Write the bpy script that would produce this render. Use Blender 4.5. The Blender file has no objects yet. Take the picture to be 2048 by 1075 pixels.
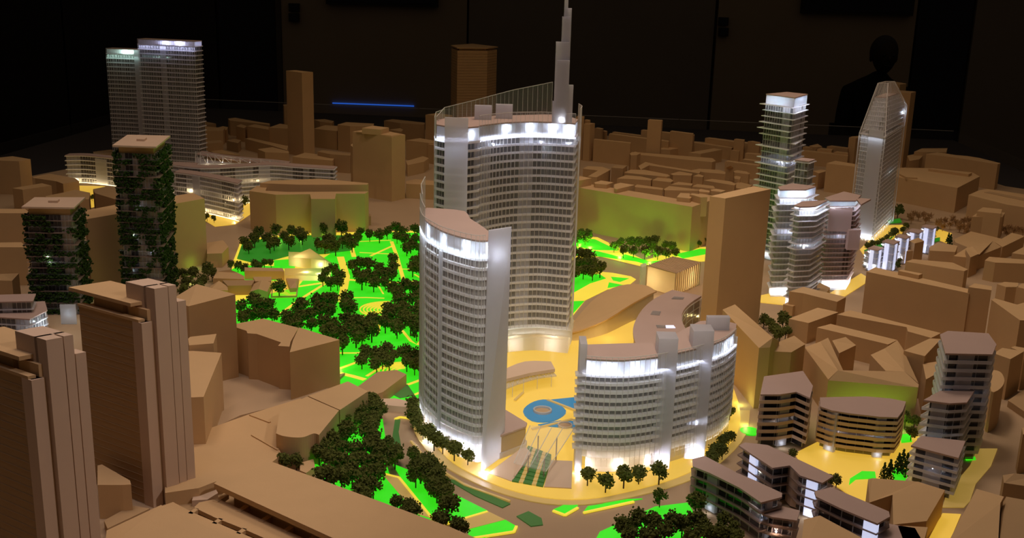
import bpy, math, random
from mathutils import Vector, Matrix
random.seed(7)
# ---------------------------------------------------------------- camera
S = 1/400.0                      # the model is a 1:400 city; every length below is in city metres
CH, FPX, PI_, RO = 237.0, 2150.0, .265, .028
Cf = Vector((0, math.cos(PI_), -math.sin(PI_))); _r = Vector((1, 0, 0)); _u = _r.cross(Cf)
Cr = _r*math.cos(RO)+_u*math.sin(RO); Cu = _u*math.cos(RO)-_r*math.sin(RO)
cam = bpy.data.cameras.new('camera'); co = bpy.data.objects.new('camera', cam)
bpy.context.scene.collection.objects.link(co)
co.matrix_world = Matrix(((Cr.x, Cu.x, -Cf.x, 0), (Cr.y, Cu.y, -Cf.y, 0), (Cr.z, Cu.z, -Cf.z, CH*S), (0, 0, 0, 1)))
cam.sensor_width = 36; cam.lens = 36*FPX/2048; cam.clip_start = .01; cam.clip_end = 100
sc = bpy.context.scene; sc.camera = co
sc.view_settings.view_transform = 'Standard'; sc.view_settings.look = 'None'
sc.view_settings.gamma = 1; sc.view_settings.use_curve_mapping = False; sc.view_settings.exposure = 0
sc.cycles.max_bounces = 8; sc.cycles.transparent_max_bounces = 24
sc.cycles.caustics_reflective = False; sc.cycles.caustics_refractive = False
sc.cycles.sample_clamp_indirect = 3
# ---------------------------------------------------------------- light
w = bpy.data.worlds.new('world'); sc.world = w; w.use_nodes = True
w.node_tree.nodes['Background'].inputs[0].default_value = (1, .72, .48, 1)
w.node_tree.nodes['Background'].inputs[1].default_value = .032
def lamp(kind, name, loc, power, col, size=None, rot=None, size_y=None, soft=None):
    l = bpy.data.lights.new(name, kind); l.energy = power; l.color = col
    if kind == 'AREA':
        l.size = size
        if size_y: l.shape = 'RECTANGLE'; l.size_y = size_y
    else: l.shadow_soft_size = soft or .002
    o = bpy.data.objects.new(name, l); sc.collection.objects.link(o); o.location = loc
    if rot: o.rotation_euler = rot
    return o
def aim(o, tgt): o.rotation_euler = (Vector(tgt)-o.location).to_track_quat('-Z', 'Y').to_euler()
for lx, ly, pw_, cl in ((-.1, 1.15, 1.7, (1, .78, .64)), (-.75, 1.3, 1.5, (1, .76, .66)), (.65, 1.25, .05, (1, .78, .64)), (.2, 1.8, 3.2, (1, .78, .62)), (.95, 2.1, 1.7, (1, .74, .56)),
                        (-.8, 2.3, 1.1, (1, .72, .50)), (.4, 3.0, 1.7, (1, .70, .46)), (1.5, 2.9, .5, (1, .68, .44)), (-.6, 3.2, .6, (1, .68, .42)), (-.55, .75, .7, (.82, .78, 1)), (1.25, 1.3, .15, (1, .76, .62))):
    a = lamp('AREA', 'ceiling_lamp', (lx, ly, 1.75), pw_, cl, .35); a.data.spread = math.radians(110)
a = lamp('SPOT', 'fill_spot', (1.0, .25, 1.35), 28, (1, .80, .74), soft=.05); aim(a, (-.42, 1.12, .10)); a.data.spot_size = math.radians(17); a.data.spot_blend = .6  # first of three unseen spots added to brighten tower and slab faces
a = lamp('SPOT', 'fill_spot', (.15, .0, 1.5), 58, (1, .90, .78), soft=.06); aim(a, (.06, 1.32, .17)); a.data.spot_size = math.radians(18); a.data.spot_blend = .8
a = lamp('SPOT', 'fill_spot', (.5, .0, 1.5), 32, (1, .80, .60), soft=.06); aim(a, (.37, 1.75, .12)); a.data.spot_size = math.radians(10); a.data.spot_blend = .8
# ---------------------------------------------------------------- geometry of sight: pixel of the photograph -> point on a level plane
def at(px, py, z=0.0):
    d = Cf*FPX+Cr*(px-1024)+Cu*(537.5-py); t = (z-CH)/d.z
    return (d.x*t, d.y*t)
def proj(x, y, z):
    d = Vector((x, y, z-CH)); k = d.dot(Cf)
    return 1024+FPX*d.dot(Cr)/k, 537.5-FPX*d.dot(Cu)/k
def hz(x, y, ty):                 # height above (x, y) that is seen at picture row ty
    lo, hi = -50, 400
    for _ in range(40):
        m = (lo+hi)/2
        if proj(x, y, m)[1] > ty: lo = m
        else: hi = m
    return lo
def P(pts, z=0.0): return [at(a, b, z) for a, b in pts]
# ---------------------------------------------------------------- materials
def mat(name, col, rough=.7, var=.06, vscale=40, bump=0, emit=None, es=1, spec=.3, trans=0, transl=0, metal=0):
    m = bpy.data.materials.new(name); m.use_nodes = True; nt = m.node_tree; N = nt.nodes; L = nt.links
    b = N['Principled BSDF']; out = N['Material Output']
    b.inputs['Roughness'].default_value = rough; b.inputs['Specular IOR Level'].default_value = spec
    b.inputs['Metallic'].default_value = metal
    tc = N.new('ShaderNodeTexCoord'); nz = N.new('ShaderNodeTexNoise'); nz.inputs['Scale'].default_value = vscale
    nz.inputs['Detail'].default_value = 4
    L.new(tc.outputs['Object'], nz.inputs['Vector'])
    rp = N.new('ShaderNodeMix'); rp.data_type = 'RGBA'
    c0 = [c*(1-var) for c in col]+[1]; c1 = [min(1, c*(1+var)) for c in col]+[1]
    rp.inputs[6].default_value = c0; rp.inputs[7].default_value = c1
    L.new(nz.outputs['Fac'], rp.inputs[0])
    if emit:
        em = N.new('ShaderNodeMix'); em.data_type = 'RGBA'
        em.inputs[6].default_value = [c*(1-var) for c in emit]+[1]; em.inputs[7].default_value = [c*(1+var) for c in emit]+[1]
        L.new(nz.outputs['Fac'], em.inputs[0]); L.new(em.outputs[2], b.inputs['Emission Color'])
        b.inputs['Emission Strength'].default_value = es
    L.new(rp.outputs[2], b.inputs['Base Color'])
    if bump:
        bp = N.new('ShaderNodeBump'); bp.inputs['Strength'].default_value = bump; bp.inputs['Distance'].default_value = .0005
        n2 = N.new('ShaderNodeTexNoise'); n2.inputs['Scale'].default_value = 900
        L.new(tc.outputs['Object'], n2.inputs['Vector']); L.new(n2.outputs['Fac'], bp.inputs['Height']); L.new(bp.outputs[0], b.inputs['Normal'])
    last = b.outputs[0]
    if transl:
        t = N.new('ShaderNodeBsdfTranslucent'); L.new(rp.outputs[2], t.inputs[0])
        mx = N.new('ShaderNodeMixShader'); mx.inputs[0].default_value = transl
        L.new(last, mx.inputs[1]); L.new(t.outputs[0], mx.inputs[2]); last = mx.outputs[0]
    if trans:
        t = N.new('ShaderNodeBsdfTransparent'); mx = N.new('ShaderNodeMixShader'); mx.inputs[0].default_value = trans
        L.new(last, mx.inputs[1]); L.new(t.outputs[0], mx.inputs[2]); last = mx.outputs[0]
    L.new(last, out.inputs[0])
    return m
M = {
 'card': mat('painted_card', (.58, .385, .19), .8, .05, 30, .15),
 'card2': mat('card_dark_and_shaded', (.44, .29, .145), .8, .05, 30, .15),
 'deck': mat('deck_card', (.46, .325, .195), .8, .07, 12, .15),
 'mauve': mat('roof_sheet', (.46, .335, .285), .6, .05, 30, .1),
 'pale': mat('pale_card', (.62, .46, .33), .75, .04, 30),
 'acr': mat('acrylic_sheet', (.86, .87, .92), .3, .03, 30, trans=.36, transl=.5, spec=.5),
 'slab': mat('acrylic_edge', (.93, .93, .97), .3, .03, 30, trans=.05, transl=.4, spec=.5),
 'frost': mat('frosted_acrylic', (.80, .80, .86), .35, .05, 60, trans=.10, transl=.6, spec=.5),
 'screen': mat('clear_screen', (.85, .85, .86), .12, .03, 30, trans=.86, transl=.4, spec=.5),
 'clear': mat('clear_rim', (.7, .7, .7), .08, .03, 30, trans=.985, spec=.5),
 'line': mat('scored_line', (.82, .80, .78), .3, .03, 30, trans=.35, transl=.4),
 'win': mat('window_film', (.10, .095, .10), .12, .1, 30, trans=.42, spec=.6),
 'haze': mat('hazy_window', (.34, .32, .30), .2, .1, 30, trans=.40, spec=.5),
 'dwin': mat('dark_window', (.018, .017, .024), .1, .1, 30, trans=.08, spec=.6),
 'pane': mat('clear_pane', (.5, .5, .48), .1, .05, 30, trans=.6, spec=.6),
 'bronze': mat('ribbed_sheet', (.45, .34, .28), .4, .05, 30, trans=.25, transl=.4),
 'rose': mat('rose_acrylic', (.74, .60, .58), .4, .05, 30, trans=.15, transl=.45),
 'cream': mat('cream_sheet', (.80, .66, .42), .5, .04, 30, trans=.05, transl=.55),
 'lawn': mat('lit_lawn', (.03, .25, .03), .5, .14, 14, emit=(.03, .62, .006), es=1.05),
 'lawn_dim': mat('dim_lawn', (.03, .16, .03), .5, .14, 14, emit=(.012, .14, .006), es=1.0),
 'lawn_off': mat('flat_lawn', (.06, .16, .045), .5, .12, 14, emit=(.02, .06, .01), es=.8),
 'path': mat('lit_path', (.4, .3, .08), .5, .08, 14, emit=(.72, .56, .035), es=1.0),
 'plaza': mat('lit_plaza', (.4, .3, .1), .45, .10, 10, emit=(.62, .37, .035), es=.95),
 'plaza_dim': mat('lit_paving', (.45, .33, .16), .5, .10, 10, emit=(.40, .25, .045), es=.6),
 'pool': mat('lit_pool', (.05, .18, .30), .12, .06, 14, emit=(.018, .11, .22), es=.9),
 'led': mat('led', (1, 1, 1), .5, 0, 10, emit=(.85, .92, 1.0), es=9),
 'crown': mat('crown_sheet', (.88, .90, .95), .35, .03, 60, transl=.65, spec=.5),
 'ledw': mat('lit_panel', (.8, .8, .85), .5, .03, 10, emit=(.62, .68, .95), es=.8),
 'leaf': mat('tree_flock', (.10, .115, .025), .9, .5, 300, spec=.1),
 'leafg': mat('balcony_flock', (.03, .06, .012), .9, .5, 300, spec=.1),
 'bark': mat('tree_stem', (.05, .035, .02), .9, .2, 200),
 'dry': mat('dry_twigs', (.42, .26, .12), .9, .3, 300, spec=.1),
 'black': mat('black_panel', (.03, .027, .03), .6, .2, 3),
 'brownwall': mat('dark_brown_panel', (.40, .32, .23), .7, .1, 2),
 'brownwall2': mat('charcoal_panel', (.28, .24, .20), .7, .1, 2),
 'bluewall': mat('blue_black_panel', (.02, .022, .04), .5, .2, 2),
 'trimm': mat('dark_trim', (.09, .075, .065), .5, .1, 5),
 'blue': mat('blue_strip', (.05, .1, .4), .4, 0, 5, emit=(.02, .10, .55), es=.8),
 'cloth': mat('dark_clothing', (.008, .008, .009), .9, .2, 60),
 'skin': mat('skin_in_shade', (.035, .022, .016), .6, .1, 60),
 'floorm': mat('dark_floor', (.02, .018, .018), .5, .2, 3),
}
# ---------------------------------------------------------------- mesh helpers
C = sc.collection
class MB:
    def __init__(s): s.v = []; s.f = []; s.m = []
    def face(s, idx, mi=0): s.f.append(idx); s.m.append(mi)
    def prism(s, poly, z0, z1, mi=0, zt=None, bottom=True):
        poly = ccw(poly); n = len(poly); b = len(s.v)
        s.v += [(x, y, z0) for x, y in poly]+[(p[0], p[1], z1 if zt is None else zt[i]) for i, p in enumerate(poly)]
        if bottom: s.face([b+i for i in reversed(range(n))], mi)
        s.face([b+n+i for i in range(n)], mi)
        for i in range(n):
            j = (i+1) % n; s.face([b+i, b+j, b+n+j, b+n+i], mi)
        return s
    def loft(s, p0, z0, p1, z1, mi=0):
        n = len(p0); b = len(s.v)
        zf = lambda z, i: z[i] if isinstance(z, (list, tuple)) else z
        s.v += [(p0[i][0], p0[i][1], zf(z0, i)) for i in range(n)]+[(p1[i][0], p1[i][1], zf(z1, i)) for i in range(n)]
        s.face([b+i for i in reversed(range(n))], mi); s.face([b+n+i for i in range(n)], mi)
        for i in range(n):
            j = (i+1) % n; s.face([b+i, b+j, b+n+j, b+n+i], mi)
        return s
    def top(s, verts, faces, zb=0.0, mi=0):     # a roof surface of any shape with walls down to zb along its open edges
        b = len(s.v); n = len(verts); s.v += list(verts)+[(x, y, zb) for x, y, z in verts]
        cnt = {}
        for f in faces:
            s.face([b+i for i in f], mi)
            for k in range(len(f)):
                e = (f[k], f[(k+1) % len(f)]); cnt[tuple(sorted(e))] = cnt.get(tuple(sorted(e)), [])+[e]
        for k, es in cnt.items():
            if len(es) == 1:
                i, j = es[0]; s.face([b+j, b+i, b+n+i, b+n+j], mi)
        return s
    def bar(s, p, q, t, h=None, mi=0):           # a beam between two points, t wide, h high
        p = Vector(p); q = Vector(q); d = (q-p); L = d.length
        if L < 1e-6: return s
        d /= L; up = Vector((0, 0, 1)) if abs(d.z) < .95 else Vector((1, 0, 0))
        a = d.cross(up).normalized(); c = a.cross(d)
        h = h or t; b = len(s.v)
        for e in (p, q):
            for i, j in ((-1, -1), (1, -1), (1, 1), (-1, 1)):
                w_ = e+a*(i*t/2)+c*(j*h/2); s.v.append(tuple(w_))
        for f in ([0, 1, 2, 3], [7, 6, 5, 4], [0, 4, 5, 1], [1, 5, 6, 2], [2, 6, 7, 3], [3, 7, 4, 0]): s.face([b+i for i in f], mi)
        return s
    def clump(s, c, r, k=0, mi=0, sq=1):          # a little irregular octahedron
        b = len(s.v); R = [r*random.uniform(.6, 1.3) for _ in range(6)]
        q = Matrix.Rotation(random.uniform(0, 6.3), 3, Vector((random.random()-.5, random.random()-.5, random.random()-.5)).normalized())
        for i, d in enumerate(((1, 0, 0), (-1, 0, 0), (0, 1, 0), (0, -1, 0), (0, 0, 1), (0, 0, -1))):
            p = q @ (Vector(d)*R[i]); s.v.append((c[0]+p.x, c[1]+p.y, c[2]+p.z*sq))
        for f in ([0, 2, 4], [2, 1, 4], [1, 3, 4], [3, 0, 4], [2, 0, 5], [1, 2, 5], [3, 1, 5], [0, 3, 5]): s.face([b+i for i in f], mi)
        return s
    def mesh(s, name, mats, org=(0, 0, 0)):
        me = bpy.data.meshes.new(name)
        me.from_pydata([((x-org[0])*S, (y-org[1])*S, (z-org[2])*S) for x, y, z in s.v], [], s.f)
        for m in (mats if isinstance(mats, (list, tuple)) else [mats]): me.materials.append(M[m] if isinstance(m, str) else m)
        me.polygons.foreach_set('material_index', s.m)
        import bmesh
        bm = bmesh.new(); bm.from_mesh(me); bmesh.ops.recalc_face_normals(bm, faces=bm.faces); bm.to_mesh(me); bm.free()
        return me
def area(p): return sum(p[i][0]*p[(i+1) % len(p)][1]-p[(i+1) % len(p)][0]*p[i][1] for i in range(len(p)))/2
def ccw(p): return list(p) if area(p) > 0 else list(reversed(p))
def cen(p): return (sum(a[0] for a in p)/len(p), sum(a[1] for a in p)/len(p))
def off(poly, d):                 # offset outwards by d
    p = ccw(poly); n = len(p); r = []
    for i in range(n):
        a, b, c = Vector(p[i-1]), Vector(p[i]), Vector(p[(i+1) % n])
        e1 = (b-a); e2 = (c-b)
        if e1.length < 1e-6 or e2.length < 1e-6: r.append(tuple(b)); continue
        e1.normalize(); e2.normalize()
        n1 = Vector((e1.y, -e1.x)); n2 = Vector((e2.y, -e2.x)); m = n1+n2
        if m.length < .2: r.append(tuple(b+n1*d)); continue
        m.normalize(); k = max(.45, m.dot(n1)); r.append(tuple(b+m*(d/k)))
    return r
def smooth(pts, k=3, closed=False):       # Catmull-Rom through pts
    n = len(pts); out = []
    for i in range(n if closed else n-1):
        p = [pts[(i+j) % n] if closed else pts[min(max(i+j, 0), n-1)] for j in (-1, 0, 1, 2)]
        for q in range(k):
            t = q/k
            out.append(tuple(.5*(2*p[1][c]+(p[2][c]-p[0][c])*t+(2*p[0][c]-5*p[1][c]+4*p[2][c]-p[3][c])*t*t+(3*p[1][c]-p[0][c]-3*p[2][c]+p[3][c])*t**3) for c in (0, 1)))
    if not closed: out.append(tuple(pts[-1]))
    return out
def link(name, me, parent=None, label=None, loc=None, kind=None):
    o = bpy.data.objects.new(name, me); C.objects.link(o)
    if parent: o.parent = parent
    if loc: o.location = [c*S for c in loc]
    if label: o['label'] = label
    if kind: o['kind'] = kind
    return o
class Thing:
    def __init__(s, name, label, cat, x, y, group=None, z=0):
        s.org = (x, y, z); s.o = link(name, None, loc=(x, y, z)); s.o['label'] = label; s.o['category'] = cat
        if group: s.o['group'] = group
    def part(s, name, mb, mats, label=None, parent=None, kind=None):
        return link(name, mb.mesh(name, mats, s.org), parent or s.o, label, kind=kind)
    def inst(s, name, me, z, parent=None, x=0, y=0, label=None, kind=None):
        return link(name, me, parent or s.o, label, (x, y, z), kind)
def single(name, label, cat, mb, mats, group=None, kind=None, org=None):
    xs = [v[0] for v in mb.v]; ys = [v[1] for v in mb.v]; zs = [v[2] for v in mb.v]
    org = org or ((min(xs)+max(xs))/2, (min(ys)+max(ys))/2, min(zs))
    o = link(name, mb.mesh(name, mats, org), None, label, org)
    if cat: o['category'] = cat
    if group: o['group'] = group
    if kind: o['kind'] = kind
    return o
def rect(o, a, b, a0, a1, b0, b1):       # rectangle in a local frame
    return [(o[0]+a[0]*i+b[0]*j, o[1]+a[1]*i+b[1]*j) for i, j in ((a0, b0), (a1, b0), (a1, b1), (a0, b1))]
def unit(p, q):
    d = Vector((q[0]-p[0], q[1]-p[1])); L = d.length; return (d.x/L, d.y/L), L
def block(label, h, roof, boxes=(), m='card', name='card_building', z0=0):
    """plain card volume: roof outline in picture pixels at height h; boxes = (outline px, z bottom, z top)"""
    poly = P(roof, h); mb = MB().prism(poly, z0, h)
    if not boxes: return single(name, label, 'building', mb, m)
    c = cen(poly); t = Thing(name, label, 'building', c[0], c[1])
    t.part('body', mb, m)
    for px, za, zb in boxes: t.part('rooftop_box', MB().prism(P(px, zb), za-.05, zb), m)
    return t
def roofed(label, verts, faces, m='card', name='gabled_card_building', z0=0):
    """verts: (px, py, z) picture pixel and height of each roof corner"""
    vs = [at(a, b, z)+(z,) for a, b, z in verts]
    return single(name, label, 'building', MB().top(vs, faces, z0), m)
def led(t, x, y, z, power, col=(.82, .9, 1), r=.35, mesh=True):
    if not mesh: r = .2
    lamp('POINT', 'led_lamp', (x*S, y*S, z*S), power*1.9, col, soft=r*S*1.2)
    if mesh:
        mb = MB().clump((x, y, z), r); t.part('led', mb, 'led')
def facade_fill(t, pts, z, power, col, out=1.9, up=False, tilt=.45):  # added area lights without a drawn fitting, brightening the slab edges
    """unseen strip lights added along an open facade line to brighten the storeys, down (or up)"""
    Lt = sum(math.dist(a, b) for a, b in zip(pts, pts[1:]))
    for a, b in zip(pts, pts[1:]):
        L = math.dist(a, b); u_ = Vector(((b[0]-a[0])/L, (b[1]-a[1])/L, 0)); n_ = Vector((u_.y, -u_.x, 0))
        if n_.y > 0: n_ = -n_
        d = (Vector((0, 0, 1 if up else -1))-n_*tilt).normalized(); Y_ = (-d).cross(u_); loc = Vector(((a[0]+b[0])/2, (a[1]+b[1])/2, z))+n_*out
        l = bpy.data.lights.new('facade_fill_lamp', 'AREA'); l.energy = power*L/Lt; l.color = col; l.shape = 'RECTANGLE'; l.size = L*S; l.size_y = .5*S
        o = bpy.data.objects.new('facade_fill_lamp', l); C.objects.link(o)
        o.matrix_world = Matrix(((u_.x, Y_.x, -d.x, loc.x*S), (u_.y, Y_.y, -d.y, loc.y*S), (u_.z, Y_.z, -d.z, loc.z*S), (0, 0, 0, 1)))
# ================================================================= THE ROOM
def atY(px, py, Y):
    d = Cf*FPX+Cr*(px-1024)+Cu*(537.5-py); t = Y/d.y; return (d.x*t, CH+d.z*t)
FZ = -444.0; WY = 3400.0; WX = 3200.0; TOPZ = 840.0
def structure(name, mb, m): return single(name, 'x', None, mb, m, kind='structure')
def bx(x0, x1, y0, y1, z0, z1, mb=None): return (mb or MB()).prism([(x0, y0), (x1, y0), (x1, y1), (x0, y1)], z0, z1)
def unl(o):
    if 'label' in o: del o['label']
    return o
unl(structure('floor', bx(-WX, WX, -1400, WY+60, FZ-20, FZ), 'floorm'))
wb = unl(structure('wall_back', bx(-WX, WX, WY+8, WY+60, FZ, TOPZ), 'black'))
wl = unl(structure('wall_left', bx(-WX-40, -WX, -1400, WY+60, FZ, TOPZ), 'black'))
wr = unl(structure('wall_right', bx(WX, WX+40, -1400, WY+60, FZ, TOPZ), 'brownwall'))
def wpanel(pa, pb, m, d=8):          # a cladding panel of the back wall between two picture columns
    xa = atY(pa, 100, WY)[0] if pa > -400 else -WX; xb = atY(pb, 100, WY)[0] if pb < 2400 else WX
    mb = bx(xa, xb, WY-d, WY+8, FZ+8, TOPZ-2); o = link('panel', mb.mesh('panel', m, (0, 0, 0)), wb)
    o.location = wb.location*-1
    return o
for pa, pb, m, d in ((-900, 128, 'black', 2), (132, 434, 'black', 2), (440, 553, 'bluewall', 4), (566, 933, 'brownwall', 10), (937, 1424, 'brownwall2', 6),
                     (1430, 1822, 'brownwall', 10), (1828, 1935, 'bluewall', 4), (1940, 2900, 'brownwall2', 8)): wpanel(pa, pb, m, d)
xa = atY(560, 100, WY)[0]
unl(structure('trim_1', bx(xa-8, xa+8, WY-14, WY, FZ, TOPZ), 'trimm'))
for pxs, pys, lab in (((652, 876), (-150, 8), 'black flat screen on the wall above the blue line of light'), ((1603, 1826), (-150, 26), 'black flat screen on the wall above the seated dark figure')):
    x0, z0 = atY(pxs[0], pys[1], WY-30); x1, _ = atY(pxs[1], pys[1], WY-30)
    t = Thing('wall_screen', lab, 'screen', (x0+x1)/2, WY-30, z=z0)
    t.part('frame', bx(x0, x1, WY-34, WY-10, z0, z0+270), 'black')
    t.part('screen_panel', bx(x0+8, x1-8, WY-36, WY-33.9, z0+8, z0+262), 'bluewall')
for px, lab in ((588, 'beside the pale wall trim'), (1447, 'near the seated dark figure')):
    for k, py in enumerate((15, 35) if px == 588 else (43, 64)):
        x0, z0 = atY(px-10, py+8, WY-20); x1, z1 = atY(px+10, py-8, WY-20)
        t = Thing('wall_box', ('upper' if k == 0 else 'lower')+' of two small black wall boxes '+lab, 'speaker', (x0+x1)/2, WY-20, z=z0)
        t.part('case', bx(x0, x1, WY-26, WY-10, z0, z1), 'black'); t.part('front_panel', bx(x0+3, x1-3, WY-28, WY-25.9, z0+3, z1-3), 'bluewall')
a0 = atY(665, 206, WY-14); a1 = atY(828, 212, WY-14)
single('blue_glow_bar', 'thin glowing blue line of light low on the dark wall', 'light', MB().bar((a0[0], WY-14, a0[1]), (a1[0], WY-14, a1[1]), 3.2), 'blue')  # bar with emission put in to draw the blue line
# ---- table: deck with a clear rim
RIM = 14.0
c1 = at(345, 196, RIM); c2 = at(1910, 262, RIM); c0 = at(0, 287, RIM); c3 = at(2048, 321, RIM)
d0 = unit(c1, c0)[0]; d3 = unit(c2, c3)[0]
c0 = (c1[0]+d0[0]*1500, c1[1]+d0[1]*1500); c3 = (c2[0]+d3[0]*1300, c2[1]+d3[1]*1300)
deck = [c0, c1, c2, c3, (max(c3[0], 900), 150), (c0[0], 150)]
t = Thing('model_table', 'large table deck carrying the whole card city with a clear rim around it', 'table', 0, 900, z=FZ)
t.part('deck', MB().prism(deck, -30, -1), 'black')
city = P([(-60, 408), (60, 352), (215, 322), (390, 268), (900, 258), (1200, 270), (1540, 292), (1850, 322), (2010, 372), (2200, 400)])
t.part('city_base', MB().prism(city+[(c3[0], 400), (max(c3[0], 900), 160), (c0[0]+10, 160), (c0[0]+10, 700)], -1, 0), 'deck', 'grey-brown card base plate under the city')
t.part('plinth', MB().prism(off(deck, -60), FZ, -30), 'black')
for p, q, lb in ((c0, c1, 'low clear barrier along the table side behind the back glass slabs'), (c1, c2, 'long low clear barrier with faintly bright top edge behind the spire tower'), (c2, c3, 'low clear barrier along the table side beyond the arched hall')):
    tr_ = Thing('glass_barrier', lb, 'barrier', *p)
    u_, L_ = unit(p, q)
    for k in range(3):
        a_, b_ = L_*k/3, L_*(k+1)/3-2
        g = tr_.part('glass_rim', MB().bar((p[0]+u_[0]*a_, p[1]+u_[1]*a_, RIM/2-3), (p[0]+u_[0]*b_, p[1]+u_[1]*b_, RIM/2-3), 1.2, RIM+6), 'clear')
        tr_.part('rim_edge', MB().bar((p[0]+u_[0]*a_, p[1]+u_[1]*a_, RIM+.2), (p[0]+u_[0]*b_, p[1]+u_[1]*b_, 1.4, )[:2]+(RIM+.2,), 1.3, .8), 'line' if p == c1 else 'clear', parent=g)  # paler back edge stands for the glint along the clear rim
# ---- seated figure beyond the table
def figure(px, py_top, Y):
    x, z = atY(px, py_top, Y); m = 1/S/1.0*1.0     # metres -> city metres
    H0 = z; hd = 84                                   # head height in city metres (.21 m)
    base = FZ
    me = bpy.data.meshes.new('body'); V = []; E = []; R = []
    def v(p, r): V.append((p[0]*S, p[1]*S, p[2]*S)); R.append(r*S); return len(V)-1
    zs = H0-hd*.95-base                                  # shoulder line height
    pel = v((0, 40, 195), 62); E_ = E.append
    b1 = v((0, 35, 262), 56); b2 = v((0, 20, zs-45), 66); nk = v((2, 8, zs+8), 25); n2 = v((3, 2, zs+22), 22)
    E_((pel, b1)); E_((b1, b2)); E_((b2, nk)); E_((nk, n2))
    for s in (-1, 1):
        sh = v((s*70, 18, zs-32), 27); el = v((s*92, -20, zs-140), 19); wr_ = v((s*50, -105, zs-165), 12); hn = v((s*38, -128, zs-165), 14)
        E_((b2, sh)); E_((sh, el)); E_((el, wr_)); E_((wr_, hn))
        hp = v((s*36, 20, 180), 40); kn = v((s*44, -150, 195), 27); an = v((s*44, -130, 40), 17); ft = v((s*46, -185, 14), 14)
        E_((pel, hp)); E_((hp, kn)); E_((kn, an)); E_((an, ft))
    me.from_pydata(V, E, []); o = bpy.data.objects.new('person', me); C.objects.link(o)
    md = o.modifiers.new('skin', 'SKIN'); sb = o.modifiers.new('sub', 'SUBSURF'); sb.levels = sb.render_levels = 2
    for i, r in enumerate(R): me.skin_vertices[0].data[i].radius = (r, r*.85)
    me.skin_vertices[0].data[0].use_root = True
    me.materials.append(M['cloth']); o.location = (x*S, Y*S, base*S)
    o['label'] = 'person in dark clothing seated in the shadow beyond the table'; o['category'] = 'person'
    # head with face, ears and short hair, turned a little
    import bmesh
    def ball(nm, c, r, m_, par, seg=20, tw=None):
        bm = bmesh.new(); bmesh.ops.create_uvsphere(bm, u_segments=seg, v_segments=14, radius=1)
        for q in bm.verts:
            X, Y_, Z = q.co
            if tw: X, Y_, Z = tw(X, Y_, Z)
            q.co = ((c[0]+X*r[0])*S, (c[1]+Y_*r[1])*S, (c[2]+Z*r[2])*S)
        mm = bpy.data.meshes.new(nm); bm.to_mesh(mm); bm.free(); mm.materials.append(M[m_])
        for p_ in mm.polygons: p_.use_smooth = True
        return link(nm, mm, par)
    hc = (4, -4, zs+62)
    def skull(X, Y_, Z):
        if Z < 0: X *= 1+.28*Z; Y_ = Y_*(1+.1*Z)-.05
        return X, Y_, Z
    h = ball('head', hc, (31, 38, 46), 'skin', o, tw=skull)
    ball('nose', (hc[0], hc[1]-38, hc[2]-6), (5, 8, 9), 'skin', h, 10)
    for s in (-1, 1):
        ball('ear', (hc[0]+s*31, hc[1]+4, hc[2]-4), (4, 8, 12), 'skin', h, 10); ball('eye', (hc[0]+s*12, hc[1]-34, hc[2]+4), (5, 4, 4), 'black', h, 10)
    ball('mouth', (hc[0], hc[1]-35, hc[2]-22), (10, 4, 2.5), 'black', h, 10)
    ball('hair', (hc[0], hc[1]+6, hc[2]+9), (34, 39, 42), 'black', h, tw=lambda X, Y_, Z: (X, max(Y_, -.80), max(Z, -.45)))
    for s in (-1, 1):
        hb = MB(); cx, cy, cz = s*38, -128, zs-165
        for k in range(4): hb.bar((cx+(k-1.5)*7, cy-8, cz), (cx+(k-1.5)*7.5, cy-26-(2-abs(k-1.5))*4, cz-4), 5.4); hb.bar((cx+(k-1.5)*7.5, cy-26-(2-abs(k-1.5))*4, cz-4), (cx+(k-1.5)*7, cy-34-(2-abs(k-1.5))*5, cz-16), 4.6)
        hb.bar((cx-s*10, cy+2, cz), (cx-s*20, cy-16, cz-6), 6)
        link('hand', hb.mesh('hand', 'skin', (0, 0, 0)), o)
    ch = Thing('chair', 'dark chair under the seated person beyond the table', 'chair', x, Y+30, z=base)
    q = lambda X0, X1, Y0, Y1, Z0, Z1: bx(x+X0, x+X1, Y+30+Y0, Y+30+Y1, base+Z0, base+Z1)
    ch.part('seat', q(-85, 85, -80, 80, 128, 140), 'black'); ch.part('backrest', q(-80, 80, 78, 90, 190, 330), 'black')
    for sx in (-1, 1):
        for sy in (-1, 1): ch.part('leg', q(sx*75-6, sx*75+6, sy*74-6, sy*74+6, 0, 128), 'black')
        ch.part('back_post', q(sx*70-5, sx*70+5, 78, 88, 138, 190), 'black')
figure(1766, 97, 2750)
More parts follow.
